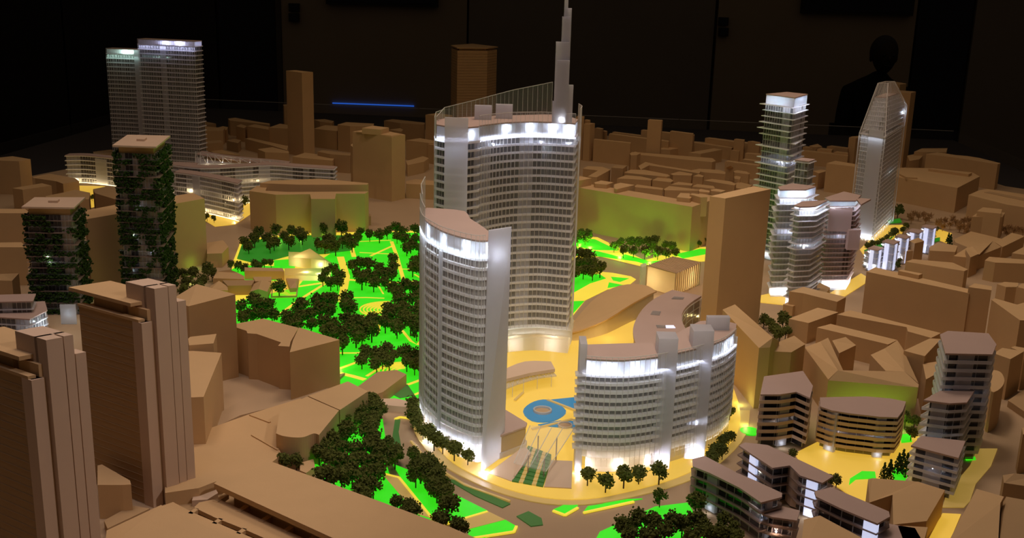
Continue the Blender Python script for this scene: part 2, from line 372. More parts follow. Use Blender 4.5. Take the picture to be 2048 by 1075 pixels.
# ================================================================= LIT GROUND OF THE MODEL
gcount = [0]
def sheet(name, label, cat, px, z0, z1, m, z=None, sm=0):
    pts = P(px, z1)
    if sm: pts = smooth(pts, sm, True)
    return single(name, label, cat, MB().prism(pts, z0, z1), m)
park = Thing('lit_park', 'backlit park of green lawns and glowing yellow paths', 'park', -90, 800)
PK = [(405, 655), (440, 590), (474, 512), (484, 478), (600, 466), (860, 460), (1000, 470), (1000, 800), (845, 800), (780, 800), (672, 765), (560, 700)]
def lawn(par, px, m='lawn', label=None, z=.9):
    return par.part('lawn', MB().prism(P(px, z), .5, z), m, label)
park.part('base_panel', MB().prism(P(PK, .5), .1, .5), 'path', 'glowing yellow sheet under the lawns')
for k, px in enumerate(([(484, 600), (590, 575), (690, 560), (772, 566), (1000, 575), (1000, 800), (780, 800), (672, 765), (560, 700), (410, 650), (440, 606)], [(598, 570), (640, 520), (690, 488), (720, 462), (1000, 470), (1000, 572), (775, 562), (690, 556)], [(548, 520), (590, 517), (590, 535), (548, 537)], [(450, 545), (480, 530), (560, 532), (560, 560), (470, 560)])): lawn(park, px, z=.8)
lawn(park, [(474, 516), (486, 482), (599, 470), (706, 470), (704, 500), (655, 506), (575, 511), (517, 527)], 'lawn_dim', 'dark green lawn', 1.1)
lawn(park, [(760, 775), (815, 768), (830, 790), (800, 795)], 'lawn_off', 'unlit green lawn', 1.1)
def strip(par, pts, w_, m='path', z=1.0, name='path_strip'):
    q = [at(380+a/2.56, 380+b/2.56, z) for a, b in pts]; mb = MB(); L_, R_ = [], []
    for i, p_ in enumerate(q):
        a_ = q[max(0, i-1)]; b_ = q[min(len(q)-1, i+1)]; u_ = unit(a_, b_)[0]; L_.append((p_[0]-u_[1]*w_/2, p_[1]+u_[0]*w_/2)); R_.append((p_[0]+u_[1]*w_/2, p_[1]-u_[0]*w_/2))
    par.part(name, mb.prism(L_+list(reversed(R_)), .5, z), m)
for pts, w_ in (([(1032, 262), (1060, 340), (1095, 465)], 3.2), ([(1035, 285), (925, 335)], 2.4), ([(868, 318), (1030, 326)], 1.6), ([(770, 340), (800, 440), (775, 570)], 6), ([(1060, 402), (1200, 406)], 1.5), ([(690, 478), (560, 560), (438, 650)], 2.6),
    ([(812, 550), (900, 548), (995, 552)], 1.6), ([(765, 832), (850, 832), (965, 822)], 1.8), ([(765, 912), (858, 878)], 2.4), ([(765, 935), (830, 950), (895, 968)], 3.6), ([(905, 950), (960, 915), (1030, 898), (1090, 895)], 2.0), ([(1060, 998), (1120, 992), (1185, 968)], 2.4),
    ([(1055, 1008), (1100, 1030), (1145, 1047), (1200, 1025)], 2.4), ([(972, 640), (960, 725)], 3), ([(1085, 715), (1130, 770), (1165, 790), (1200, 745)], 2.0), ([(228, 358), (256, 285), (265, 250)], 1.6), ([(335, 370), (410, 350), (505, 322)], 2.2), ([(860, 640), (960, 655)], 1.6),
    ([(1090, 462), (1200, 470)], 1.4), ([(870, 262), (1030, 255)], 1.6), ([(820, 270), (840, 340)], 4), ([(1150, 430), (1175, 445), (1200, 440)], 1.6), ([(960, 480), (990, 530)], 1.2)): strip(park, pts, w_)
for (cx, cy, a0_, a1_, rr) in ((778, 620, 95, 250, range(0, 7)), (810, 742, 95, 200, range(0, 5))):
    c = at(cx, cy, 1)
    for k in rr:
        r_ = 6+k*2.5; mb = MB(); pts = [(c[0]+r_*math.cos(math.radians(a_)), c[1]+r_*math.sin(math.radians(a_))*.9) for a_ in range(a0_, a1_+1, 10)]
        for p_, q_ in zip(pts, pts[1:]): mb.bar((p_[0], p_[1], 1.2+k*.1), (q_[0], q_[1], 1.2+k*.1), .8, .8)
        park.part('terrace_step', mb, 'path')
north = Thing('lit_garden', 'backlit green garden strip in front of the long green-lit wall', 'park', 130, 900)
north.part('path_panel', MB().prism(P([(1136, 470), (1195, 474), (1290, 520), (1370, 495), (1440, 492), (1450, 520), (1360, 524), (1300, 536), (1200, 512), (1136, 520)], .4), .1, .4), 'path')
for px in ([(1138, 474), (1190, 478), (1236, 500), (1190, 499), (1138, 489)], [(1138, 492), (1196, 502), (1280, 523), (1190, 511), (1138, 510)], [(1350, 508), (1400, 497), (1430, 498), (1420, 506), (1366, 516)], [(1250, 508), (1300, 522), (1350, 519), (1340, 524), (1290, 527), (1240, 513)]): lawn(north, px, z=.7)
east = Thing('lit_garden', 'backlit green garden between the spire tower and the lens-shaped pavilion', 'park', 75, 790)
east.part('path_panel', MB().prism(P([(1134, 540), (1180, 541), (1225, 545), (1262, 552), (1272, 558), (1255, 572), (1215, 578), (1170, 600), (1134, 645)], .4), .1, .4), 'path')
for px in ([(1136, 545), (1200, 548), (1212, 556), (1180, 566), (1137, 590)], [(1222, 553), (1258, 556), (1240, 563), (1226, 560)], [(1218, 564), (1250, 570), (1215, 575)], [(1137, 602), (1169, 601), (1137, 636)]): lawn(east, px, z=.7)
# plaza disc
PZ = [(845, 770), (843, 830), (860, 872), (895, 915), (945, 947), (1010, 975), (1090, 994), (1170, 997), (1250, 983), (1330, 962), (1390, 938), (1440, 905), (1474, 866), (1480, 820), (1460, 760), (1420, 690), (1350, 640), (1262, 640), (1190, 655), (1136, 640), (1000, 700), (900, 735)]
pz = Thing('lit_plaza', 'round glowing yellow plaza between the three white towers', 'plaza', 40, 530)
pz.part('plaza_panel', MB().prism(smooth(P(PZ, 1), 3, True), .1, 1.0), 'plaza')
edge = [(825, 770), (822, 830), (838, 880), (880, 925), (940, 960), (1010, 988), (1090, 1006), (1170, 1008), (1260, 994), (1345, 972), (1405, 948), (1455, 912), (1492, 868), (1500, 820)]
o_ = smooth(P(edge, .5), 3); i_ = smooth(P([(p[0], p[1]) for p in PZ[:14]], .5), 3)
pz.part('pavement_ring', MB().prism(o_+list(reversed(i_)), .05, .6), 'plaza_dim', 'paler paved ring around the plaza')
pz.part('pool', MB().prism(smooth(P([(1046, 822), (1060, 806), (1086, 798), (1110, 803), (1132, 820), (1122, 833), (1098, 842), (1064, 840)], 1.6), 3, True), 1, 1.6), 'pool', 'blue pool')
pz.part('pool', MB().prism(P([(1094, 799), (1153, 793), (1190, 796), (1190, 822), (1150, 819)], 1.6), 1, 1.6), 'pool', 'blue pool')
pz.part('pool', MB().prism(P([(1076, 848), (1120, 840), (1185, 842), (1185, 856), (1110, 852)], 1.6), 1, 1.6), 'pool', 'blue pool')
def ringmb(cx, cy, r0, r1, z0, z1, n=28, a0=0, a1=360):
    mb = MB(); full = a1-a0 == 360
    for k in range(n):
        A = [math.radians(a0+(a1-a0)*(k+d)/n) for d in (0, 1)]
        mb.prism([(cx+r1*math.cos(A[0]), cy+r1*math.sin(A[0])), (cx+r1*math.cos(A[1]), cy+r1*math.sin(A[1])), (cx+r0*math.cos(A[1]), cy+r0*math.sin(A[1])), (cx+r0*math.cos(A[0]), cy+r0*math.sin(A[0]))], z0, z1)
    return mb
c = at(1085, 822, 1.6); pz.part('well_ring', ringmb(c[0], c[1], 4.4, 5.3, 1.6, 3.0), 'line', 'pale ring around the brown well')
pz.part('well_floor', MB().prism([(c[0]+4.6*math.cos(k*.3927), c[1]+4.6*math.sin(k*.3927)) for k in range(16)], 1.6, 1.9), 'deck')
c = at(1130, 851, 1.6); pz.part('well_ring', ringmb(c[0], c[1], 3.4, 4.1, 1.6, 2.6), 'line')
pz.part('well_floor', MB().prism([(c[0]+3.6*math.cos(k*.3927), c[1]+3.6*math.sin(k*.3927)) for k in range(16)], 1.6, 1.9), 'deck')
mb = MB()
for p, q in (((1095, 799), (1160, 824)), ((1064, 858), (1145, 838)), ((1030, 800), (1046, 785))):
    p, q = at(*p, 1.7), at(*q, 1.7); pz.part('footbridge', MB().bar(p+(1.9,), q+(1.9,), 1.6, .6), 'plaza_dim')
# ramps and stairs down to the road
def wedge(px, zs, m, name, label=None, par=pz):
    vs = [at(a, b, z)+(z,) for (a, b), z in zip(px, zs)]
    return par.part(name, MB().top(vs, [list(range(len(vs)))], .3), m, label)
wedge([(978, 944), (1024, 961), (1062, 905), (1052, 893), (1040, 897)], [1.5, 1.5, 7, 7, 7], 'pale', 'ramp')
wedge([(1088, 972), (1143, 975), (1145, 921), (1102, 919)], [1.5, 1.5, 7, 7], 'pale', 'ramp')
sa, sb_, sc_, sd = [at(a, b, 1.5) for a, b in ((1024, 961), (1086, 972), (1102, 925), (1056, 907))]
for k in range(9):
    f0, f1 = k/9, (k+1)/9
    lp = lambda A, B, f: (A[0]+(B[0]-A[0])*f, A[1]+(B[1]-A[1])*f)
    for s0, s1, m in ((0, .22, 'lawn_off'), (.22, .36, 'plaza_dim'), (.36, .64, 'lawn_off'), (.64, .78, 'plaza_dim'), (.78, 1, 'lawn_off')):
        A0, B0, A1, B1 = lp(sa, sd, f0), lp(sb_, sc_, f0), lp(sa, sd, f1), lp(sb_, sc_, f1)
        pz.part('stair_step', MB().prism([lp(A0, B0, s0), lp(A0, B0, s1), lp(A1, B1, s1), lp(A1, B1, s0)], 1, 1.8+k*.55), m)
# road gardens
rg = Thing('road_garden', 'lit green lawns and road strips on the deck below the curved white tower', 'garden', -30, 470)
for px, m in (([(785, 926), (820, 940), (860, 965), (905, 985), (975, 1020), (897, 1043), (862, 1030), (815, 975)], 'lawn'), ([(936, 1062), (942, 1054), (1010, 1038), (1031, 1050), (1027, 1061), (950, 1078), (938, 1078)], 'lawn'),
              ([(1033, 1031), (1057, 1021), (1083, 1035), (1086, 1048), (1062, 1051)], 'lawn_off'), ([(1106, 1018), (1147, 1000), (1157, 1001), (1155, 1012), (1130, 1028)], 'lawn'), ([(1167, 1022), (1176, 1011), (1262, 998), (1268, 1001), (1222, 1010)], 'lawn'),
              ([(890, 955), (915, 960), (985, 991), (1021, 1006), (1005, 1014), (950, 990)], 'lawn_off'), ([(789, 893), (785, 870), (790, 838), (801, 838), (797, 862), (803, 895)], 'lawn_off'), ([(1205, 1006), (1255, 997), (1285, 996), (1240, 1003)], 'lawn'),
              ([(628, 935), (640, 880), (700, 850), (765, 836), (770, 870), (768, 905), (778, 945), (830, 1000), (858, 1034), (880, 1060), (700, 1010)], 'lawn'),
              ([(1190, 1080), (1200, 1062), (1310, 1012), (1375, 1004), (1385, 1020), (1420, 1080)], 'lawn')):
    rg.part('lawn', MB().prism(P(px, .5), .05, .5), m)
for px in ([(764, 946), (798, 955), (852, 1020), (866, 1036), (838, 1028), (800, 988)], [(897, 1043), (975, 1021), (1010, 1038), (940, 1056)], [(855, 1028), (862, 1036), (908, 1060), (900, 1064)]):
    rg.part('crossing_path', MB().prism(P(px, .7), .05, .7), 'plaza_dim')
def curb(pts, par=rg, m='path', w_=1.2, z=1.0, name='curb'):
    mb = MB(); q = [at(a, b, z) for a, b in pts]
    for p1, p2 in zip(q, q[1:]): mb.bar(p1+(z*.6,), p2+(z*.6,), w_, z*.8)
    par.part(name, mb, m)
curb([(765, 945), (798, 953), (862, 1032), (897, 1044), (975, 1021)]); curb([(938, 1075), (1028, 1061), (1033, 1050)]); curb([(1167, 1023), (1268, 1001)])
curb([(1106, 1019), (1130, 1028), (1156, 1013)]); curb([(790, 836), (800, 832), (846, 838)]); curb([(822, 880), (860, 925), (930, 968), (1020, 1000)], m='plaza_dim')
e = at(1500, 861, .6)
single('lit_disc', 'small round glowing green lawn beside the curved balcony apartments', 'garden', MB().prism([(e[0]+5.5*math.cos(k*.3), e[1]+5.5*math.sin(k*.3)) for k in range(21)], .05, .7), 'lawn')
yr = Thing('lit_court', 'glowing yellow ground between the balcony apartments', 'plaza', 190, 480)
yr.part('court_panel', MB().prism(P([(1590, 905), (1640, 880), (1830, 870), (1875, 880), (1875, 960), (1900, 985), (1820, 995), (1722, 1005), (1680, 975), (1640, 950), (1600, 925)], .6), .05, .6), 'plaza')
yr.part('court_panel', MB().prism(P([(1885, 1013), (1893, 985), (1940, 930), (1955, 896), (1995, 896), (1982, 930), (1952, 965), (1940, 1000), (1928, 1013)], .6), .05, .6), 'plaza_dim')
yr.part('court_panel', MB().prism(P([(1850, 1090), (1885, 1025), (1922, 1027), (1895, 1090)], .6), .05, .6), 'plaza')
for px in ([(1698, 968), (1700, 956), (1724, 941), (1750, 942), (1752, 955), (1712, 957)], [(1782, 934), (1815, 938), (1814, 962), (1787, 959)], [(1800, 868), (1822, 866), (1824, 882), (1803, 884)], [(1930, 913), (1950, 912), (1952, 918), (1932, 919)], [(1886, 950), (1904, 949), (1904, 958), (1884, 959)]):
    yr.part('lawn', MB().prism(P(px, 1), .6, 1), 'lawn')
ys = Thing('lit_court', 'glowing yellow ground around the tall residential towers and glass shard tower', 'plaza', 240, 800)
for px in ([(1512, 592), (1540, 586), (1612, 598), (1580, 610), (1514, 603)], [(1612, 505), (1655, 500), (1668, 560), (1612, 568)], [(1720, 498), (1768, 450), (1812, 449), (1802, 470), (1748, 494), (1728, 510)], [(1640, 598), (1722, 546), (1742, 558), (1680, 598)], [(1868, 455), (1904, 466), (1896, 486), (1858, 472)]):
    ys.part('court_panel', MB().prism(P(px, .6), .05, .6), 'plaza')
for px in ([(1728, 500), (1770, 480), (1790, 470), (1760, 496), (1732, 506)], [(1856, 478), (1880, 474), (1880, 480), (1858, 486)], [(1735, 555), (1740, 540), (1745, 556)], [(1775, 440), (1800, 436), (1804, 444), (1778, 446)]): ys.part('lawn', MB().prism(P(px, 1), .6, 1), 'lawn_dim')
yw = Thing('lit_court', 'glowing yellow ground at the foot of the curved glass offices', 'plaza', -250, 1020)
yw.part('court_panel', MB().prism(P([(408, 420), (480, 380), (510, 395), (500, 428), (470, 448), (430, 452), (410, 440)], .6), .05, .6), 'plaza')
yw.part('court_panel', MB().prism(P([(120, 370), (210, 372), (215, 405), (180, 415)], .6), .05, .6), 'plaza')
# added fill lights above the lit gardens, tinting the walls beside them
for px, py, pw_ in ((1180, 488, .10), (1240, 506, .12), (1300, 518, .12), (1355, 514, .08), (1160, 482, .05)):
    q_ = at(px, py, 3); lamp('POINT', 'garden_fill', (q_[0]*S, q_[1]*S, 3*S), pw_, (.25, 1, .04))
for px, py, pw_ in ((650, 470, .012), (600, 472, .012), (560, 476, .008), (390, 530, .004), (680, 730, .02)):
    q_ = at(px, py, 3); lamp('POINT', 'garden_fill', (q_[0]*S, q_[1]*S, 3*S), pw_, (.35, 1, .08))

for px, py, pw_ in ((1740, 850, .02), (1790, 852, .02), (1700, 850, .015)):
    q_ = at(px, py, 3); lamp('POINT', 'garden_fill', (q_[0]*S, q_[1]*S, 3*S), pw_, (.35, 1, .08))

for px, py, pw_, cl in ((1492, 842, .012, (.8, .95, .25)), (1480, 800, .01, (.8, .95, .25)), (385, 560, .006, (.7, 1, .3)), (200, 590, .006, (.7, 1, .3)), (1440, 640, .01, (1, .8, .3))):
    q_ = at(px, py, 3); lamp('POINT', 'garden_fill', (q_[0]*S, q_[1]*S, 3*S), pw_, cl)
# ================================================================= PLAIN CARD CITY
# ---- station terrace and long roofs, nearest the viewer
mb = MB().prism(P([(385, 868), (500, 827), (600, 796), (640, 812), (555, 868), (552, 880), (563, 909), (543, 924), (470, 952), (432, 962), (398, 975), (330, 985), (330, 890)], 9), 0, 9)
t = Thing('station_terrace', 'broad flat card terrace beside the ribbed twin towers', 'building', -130, 480); t.part('body', mb, 'card')
mb = MB()
for p, q in (((500, 830), (540, 845)), ((504, 870), (556, 900)), ((560, 845), (600, 858))): mb.bar(at(*p, 9)+(9.3,), at(*q, 9)+(9.3,), 1.2, .6)
t.part('roof_ridge', mb, 'card')
rd = smooth(P([(640, 870), (628, 866), (608, 873), (589, 874), (566, 871), (552, 866)], 17), 4)
mb = MB().prism(rd+P([(555, 858), (618, 828), (676, 822), (678, 820)], 17), 0, 17)
t = Thing('station_hall', 'flat card hall with a rounded drum end above the lit lawn trees', 'building', -80, 510)
t.part('body', MB().prism(P([(552, 866)], 17)+list(reversed(rd[1:-1]))+P([(678, 820), (614, 792), (560, 820)], 17), 0, 17), 'card')
block('flat-roofed card wing beside the drum-ended hall, split from it by a thin joint', 17.3, [(616, 791), (696, 762), (736, 782), (680, 819)])
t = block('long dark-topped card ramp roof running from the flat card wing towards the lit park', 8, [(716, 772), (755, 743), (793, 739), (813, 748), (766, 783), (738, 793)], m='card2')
block('low pale card bridge deck beside the dark-topped ramp roof', 4, [(740, 797), (790, 796), (845, 806), (842, 815), (800, 812), (758, 808)], m='pale')
block('small drum-foot card block under the rounded hall end', 5, [(600, 925), (627, 917), (630, 933), (612, 945), (600, 940)])
# long platform roof S2
t = Thing('platform_roof', 'long flat card platform roof crossing in front of the tree lawn', 'building', -70, 420)
t.part('roof_plate', MB().prism(P([(428, 966), (434, 961), (545, 923), (905, 1055), (1010, 1100), (720, 1100)], 14), 11.5, 14), 'card')
t.part('body', MB().prism(off(P([(440, 966), (545, 926), (905, 1058), (1010, 1100), (730, 1100)], 14), -4), 0, 11.4), 'card2')
t = Thing('slotted_roof', 'low card roof with a row of cut slots and cross beams', 'building', -120, 400)
t.part('body', MB().prism(P([(330, 1004), (384, 980), (432, 980), (760, 1110), (560, 1140)], 2), 0, 2), 'card2')
def cs(pts, z1=6, z0=4, m='card'): t.part('roof_strip', MB().prism(P(pts, z1), z0, z1), m)
cs([(388, 1014), (398, 1004), (436, 996), (520, 1036), (610, 1076), (720, 1124), (640, 1124), (485, 1056), (430, 1034)]); cs([(326, 1010), (346, 1003), (386, 1024), (470, 1060), (560, 1098), (530, 1105), (322, 1016)])
cs([(384, 1000), (392, 970), (430, 974), (436, 985), (415, 998)], 5, 0, 'pale')
for k in range(6):
    t.part('cross_beam', MB().bar(at(430+46*k, 1003+20*k, 6)+(5,), at(453+46*k, 987+20*k, 6)+(5,), 2.6, 2.4), 'card')
    t.part('cross_beam', MB().bar(at(380+48*k, 1026+20*k, 6)+(5,), at(394+48*k, 1016+20*k, 6)+(5,), 2.2, 2.0), 'card')
roofed('wide folded card roof at the foot of the ribbed twin towers', [(213, 1060, 8), (322, 1009, 11), (480, 1075, 11), (560, 1120, 11), (300, 1150, 8), (210, 1100, 8)], [[0, 1, 2, 3, 4, 5]])
block('small flat card block tucked between the two ribbed towers', 16.5, [(195, 930), (204, 928), (260, 960), (262, 968), (244, 969), (195, 969)])
block('low card apron between the two ribbed towers', 4, [(208, 1040), (262, 1010), (300, 1016), (215, 1056)], m='card2')
# ---- ribbed twin towers
def ribbed(label, ox, oy, group=None):
    E0 = at(307.5, 1015); E3 = at(393, 990); R0 = at(280.5, 645.6, 88); R1_ = at(152.6, 610.7, 88)
    a, La = unit(E0, E3); b, Lb = unit(R0, R1_)
    o = (E0[0]+ox, E0[1]+oy); t = Thing('ribbed_tower', label, 'tower', o[0], o[1])
    r = lambda *k: rect(o, a, b, *k)
    W = La
    t.part('body', MB().prism(r(.6, W-.8, 1.0, Lb), 0, 88), 'card2')
    for a0, a1, b0, z in ((0, W*.22, 0, 88), (W*.27, W*.56, -1.6, 103), (W*.60, W*.77, -.8, 103), (W*.81, W, 0, 95)):
        t.part('pier', MB().prism(r(a0, a1, b0, b0+6 if z < 100 else 5.5), 0, z), 'pale')
    for k in range(1, 25): t.part('floor_line', MB().prism(r(.35, .62, 2, Lb-1), k*3.5-.15, k*3.5+.1), 'card2')
    t.part('lift_core', MB().prism(r(W*.27, W*.77, 4, 17), 88, 103), 'pale')
    t.part('penthouse', MB().prism(r(W*.18, W*.9, 17, Lb-6), 88, 94), 'card2')
    t.part('roof_plate', MB().prism(r(W*.02, W*.95, 7, Lb+6), 94.2, 95.8), 'card')
    t.part('parapet', MB().prism(r(0, W*.14, 2, Lb), 88, 89.2), 'card')
    t.part('roof_step', MB().prism(r(W*.2, W*.34, 2, 14), 88, 93), 'card')
    t.part('end_block', MB().prism(r(W*.84, W*.99, 4, 22), 88, 94.5), 'card')
c_t2 = at(307, 559.5, 103); c_t1 = at(97, 656, 103)
ribbed('ribbed card tower with roof plate, farther of the ribbed twin towers', 0, 0)
ribbed('ribbed card tower cut by the picture edge, nearer of the ribbed twin towers', c_t1[0]-c_t2[0], c_t1[1]-c_t2[1])
# ---- blocks around the ribbed towers and the park edge
roofed('tall card block with a peaked roof right behind the ribbed tower', [(340, 600, 50), (393, 567.5, 56), (470.6, 588, 52), (377, 612, 50)], [[0, 1, 3], [1, 2, 3]])
block('small card ledge block with a wedge top beneath the tall peaked block', 37, [(376, 677), (380, 673), (433, 667), (427, 686), (378, 690)])
block('card block with a slanting front cut next to the ribbed tower', 34, [(360, 702), (385, 701), (443, 705), (407, 793), (360, 795)])
t = roofed('large many-sided card block with notched roof edge at the park corner', [(458, 649.5, 29), (526.5, 636.6, 29), (597, 655, 29), (581, 683, 29), (579, 692.5, 29), (556, 691, 29), (562, 684, 29), (513, 667, 29), (495, 666, 29), (493, 661, 29)], [list(range(10))])
roofed('wedge-roofed card corner block joined to the large many-sided block', [(598, 654, 31), (679, 679, 30), (579.5, 704, 31), (586, 680, 31)], [[0, 1, 2, 3]])
block('flat card block with a low roof just in front of the large many-sided block', 2.5, [(395, 850), (500, 790), (690, 745), (640, 790), (480, 830), (400, 868)], m='deck')
block('greenish long card building behind the two plant-covered towers', 55, [(168, 421), (233, 408.6), (386, 385.5), (409, 396.5), (351, 407), (173, 438)])
block('low card house with slanted roof below the greenish long building', 12, [(414, 485), (446, 480), (457, 493), (444, 506), (414, 507)])
block('lower stepped card block at the foot of the slanted-roof card house', 5, [(413, 512), (446, 506), (444, 522), (413, 525)])
block('flat card terrace block behind the shorter plant-covered tower', 44, [(-40, 417), (50, 417.5), (60, 426), (-40, 426)])
block('lower card terrace in front of the flat terrace block', 30, [(-40, 485), (43, 484), (52, 494), (-40, 494)])
roofed('small yellowish card box with hipped roof beside the shorter plant-covered tower', [(-20, 548, 21), (38, 546, 21), (24, 561, 21), (-20, 560, 21), (5, 548, 23)], [[0, 3, 4], [3, 2, 4], [2, 1, 4], [1, 0, 4]])
# far left card buildings
block('tall dark card box at the picture edge beside the sloping-roof card block', 36, [(-30, 318), (25, 312), (61, 318), (38, 322), (-30, 320)])
block('card box with pale side in front of the tall dark box', 22, [(25, 376), (84, 366), (103, 371), (45, 379)])
roofed('sloping-roof card block between the card box and the glowing curved offices', [(64, 354, 22), (100, 347, 23), (150, 356, 22), (158, 362, 21), (126, 367, 21), (112, 362, 21), (70, 356, 21)], [list(range(7))])
block('low card cluster block behind the roof of the shorter plant-covered tower', 18, [(90, 392), (130, 384), (150, 379), (180, 385), (178, 398), (100, 398)])
block('dark red-brown card block right of the low cluster block', 24, [(186, 378), (215, 372), (242, 382), (236, 400), (190, 386)], m='card2')
block('thin dark card slab standing behind the white grid office wing', 18, [(186, 303), (222, 299), (240, 306), (188, 309)], m='card2')
# ---- middle left
block('tall square card tower standing alone against the dark wall', 110, [(572.2, 141.3), (590, 140), (626, 144), (603.5, 145.2)])
block('narrow dark card tower peeking out behind the tall square card tower', 45, [(566, 209), (580, 208), (584, 211), (568, 212)], m='card2')
t = block('tall broad card block with a boxed top beside the spire tower', 70, [(705, 263), (745, 256), (810.5, 269), (783.5, 273.5)])
c = cen(P([(705, 263), (745, 256), (810.5, 269), (783.5, 273.5)], 70))
t = Thing('rooftop_house', 'stepped box on the roof of the tall broad card block', 'building', c[0], c[1], z=70)
t.part('body', MB().prism(off(P([(724, 256), (745, 251), (778, 255), (761, 259)], 76), 0), 70, 76), 'card')
t.part('parapet', MB().prism(off(P([(712, 263), (745, 257), (803, 268.5), (783, 271.5)], 70.8), 0), 70, 70.9), 'card')
block('lower card shoulder attached to the side of the tall broad card block', 50, [(701, 290), (706, 286), (712, 290), (706, 294)])
block('long flat card block with a notched roof edge at the top of the park', 37, [(498.6, 381.5), (514, 371), (534, 373), (531, 381), (575, 383.5), (737, 382.5), (729.6, 387), (672, 387), (670, 397.5), (622, 397.5), (620, 388), (551, 389)])
block('card back wing rising behind the long notched block', 41, [(520, 366), (540, 361), (640, 357), (737, 366), (735, 369), (600, 369)])
block('low yellowish card row near the foot of the lone square card tower', 16, [(515, 298), (545, 294), (577, 302), (578, 306), (530, 304)])
block('stepped yellowish card block left of the tall broad card block', 17, [(585, 313), (610, 305), (640, 309), (668, 317), (665, 321), (600, 315)])
block('dark card block between the stepped yellowish block and the tall broad block', 22, [(635, 303), (645, 300), (702, 307), (700, 311), (660, 308)], m='card2')
block('small dark card post standing at the end of the long notched block', 9, [(735, 428), (741, 427), (742, 432), (736, 433)], m='card2')
blk = [('far card terrace row just behind the curved glass offices', 20, [(380, 262), (405, 252), (450, 256), (446, 261)]),
 ('far low dark card row beside the glowing twin slabs', 16, [(391, 248), (412, 243), (432, 247), (402, 251)]),
 ('far card row under the low dark row', 14, [(391, 254), (424, 259), (420, 262), (391, 258)]),
 ('long far card shed left of the lone square card tower', 22, [(456, 237), (470, 235), (514, 243), (540, 247), (538, 249), (460, 241)]),
 ('far card block with pale gable facing the light', 18, [(431, 256), (446, 252), (456, 254), (453, 260)]),
 ('far square card block on the crossing of two card rows', 20, [(472, 252), (482, 248), (494, 252), (488, 256)]),
 ('long far card bar running up to the lone square card tower', 22, [(494, 252), (510, 248), (540, 254), (538, 259)]),
 ('far card block touching the lone square card tower', 24, [(537, 255), (560, 247), (578, 250), (575, 257)]),
 ('far dark card slab behind the curved roof trusses', 19, [(391, 283), (440, 280), (446, 284), (395, 289)]),
 ('slanted far card bar ending at the lone square card tower', 15, [(490, 277), (500, 275), (576, 292), (574, 300), (540, 290)]),
 ('small far card block in shade behind the truss roof', 13, [(453, 281), (470, 277), (482, 280), (476, 286)]),
 ('far card shed with curved top behind the glass offices', 9, [(410, 298), (425, 294), (460, 304), (480, 310), (430, 306)]),
 ('far card block right of the lone square card tower', 26, [(628, 257), (650, 250), (682, 252), (690, 256), (674, 262)]),
 ('far tall card block left of the boxed-top block', 36, [(675, 249), (692, 244), (748, 247), (746, 253), (700, 252)]),
 ('far dark card bar between the boxed-top block and the spire tower', 26, [(768, 241), (785, 238), (850, 245), (848, 249), (800, 246)]),
 ('little far card row low beside the boxed-top block', 20, [(778, 259), (800, 256), (806, 259), (803, 263)]),
 ('card tower block half hidden behind the spire tower', 45, [(851, 229), (872, 226), (905, 230), (885, 233)]),
 ('far long low roof behind the lone square card tower', 17, [(628, 239), (650, 238), (668, 242), (664, 246), (640, 243)]),
 ('card wing behind the frosted edge of the spire tower', 26, [(812, 280), (840, 276), (880, 283), (878, 288)]),
 ('card block with slanted roof between boxed-top block and spire tower', 14, [(812, 322), (846, 312), (858, 316), (848, 323), (815, 330)]),
 ('card block standing against the frosted edge of the spire tower', 25, [(856, 288), (880, 279), (890, 283), (874, 291)]),
 ('long low card wall across the ground left of the spire tower', 16, [(812, 362), (830, 358), (890, 363), (888, 371), (812, 367)])]
for l, h, r in blk: block(l, h, r, m='card' if 'dark' not in l and 'shade' not in l else 'card2')  # the block in shade gets its shade from the darker card colour
# distant high-rise with a crown
rf = P([(903, 96), (945, 93), (994, 99), (975, 101.5), (915, 101)], 127); c = cen(rf)
t = Thing('crowned_tower', 'card high-rise with a thin floating roof plate behind the spire tower', 'tower', c[0], c[1])
t.part('body', MB().prism(rf, 0, 127), 'card')
t.part('recess', MB().prism(off(rf, -3), 127, 130), 'card2'); t.part('roof_plate', MB().prism(off(rf, 1), 130, 131.5), 'card')
for k in range(1, 30): t.part('floor_line', MB().prism(off(rf, .25), k*4.2, k*4.2+.5), 'card2')
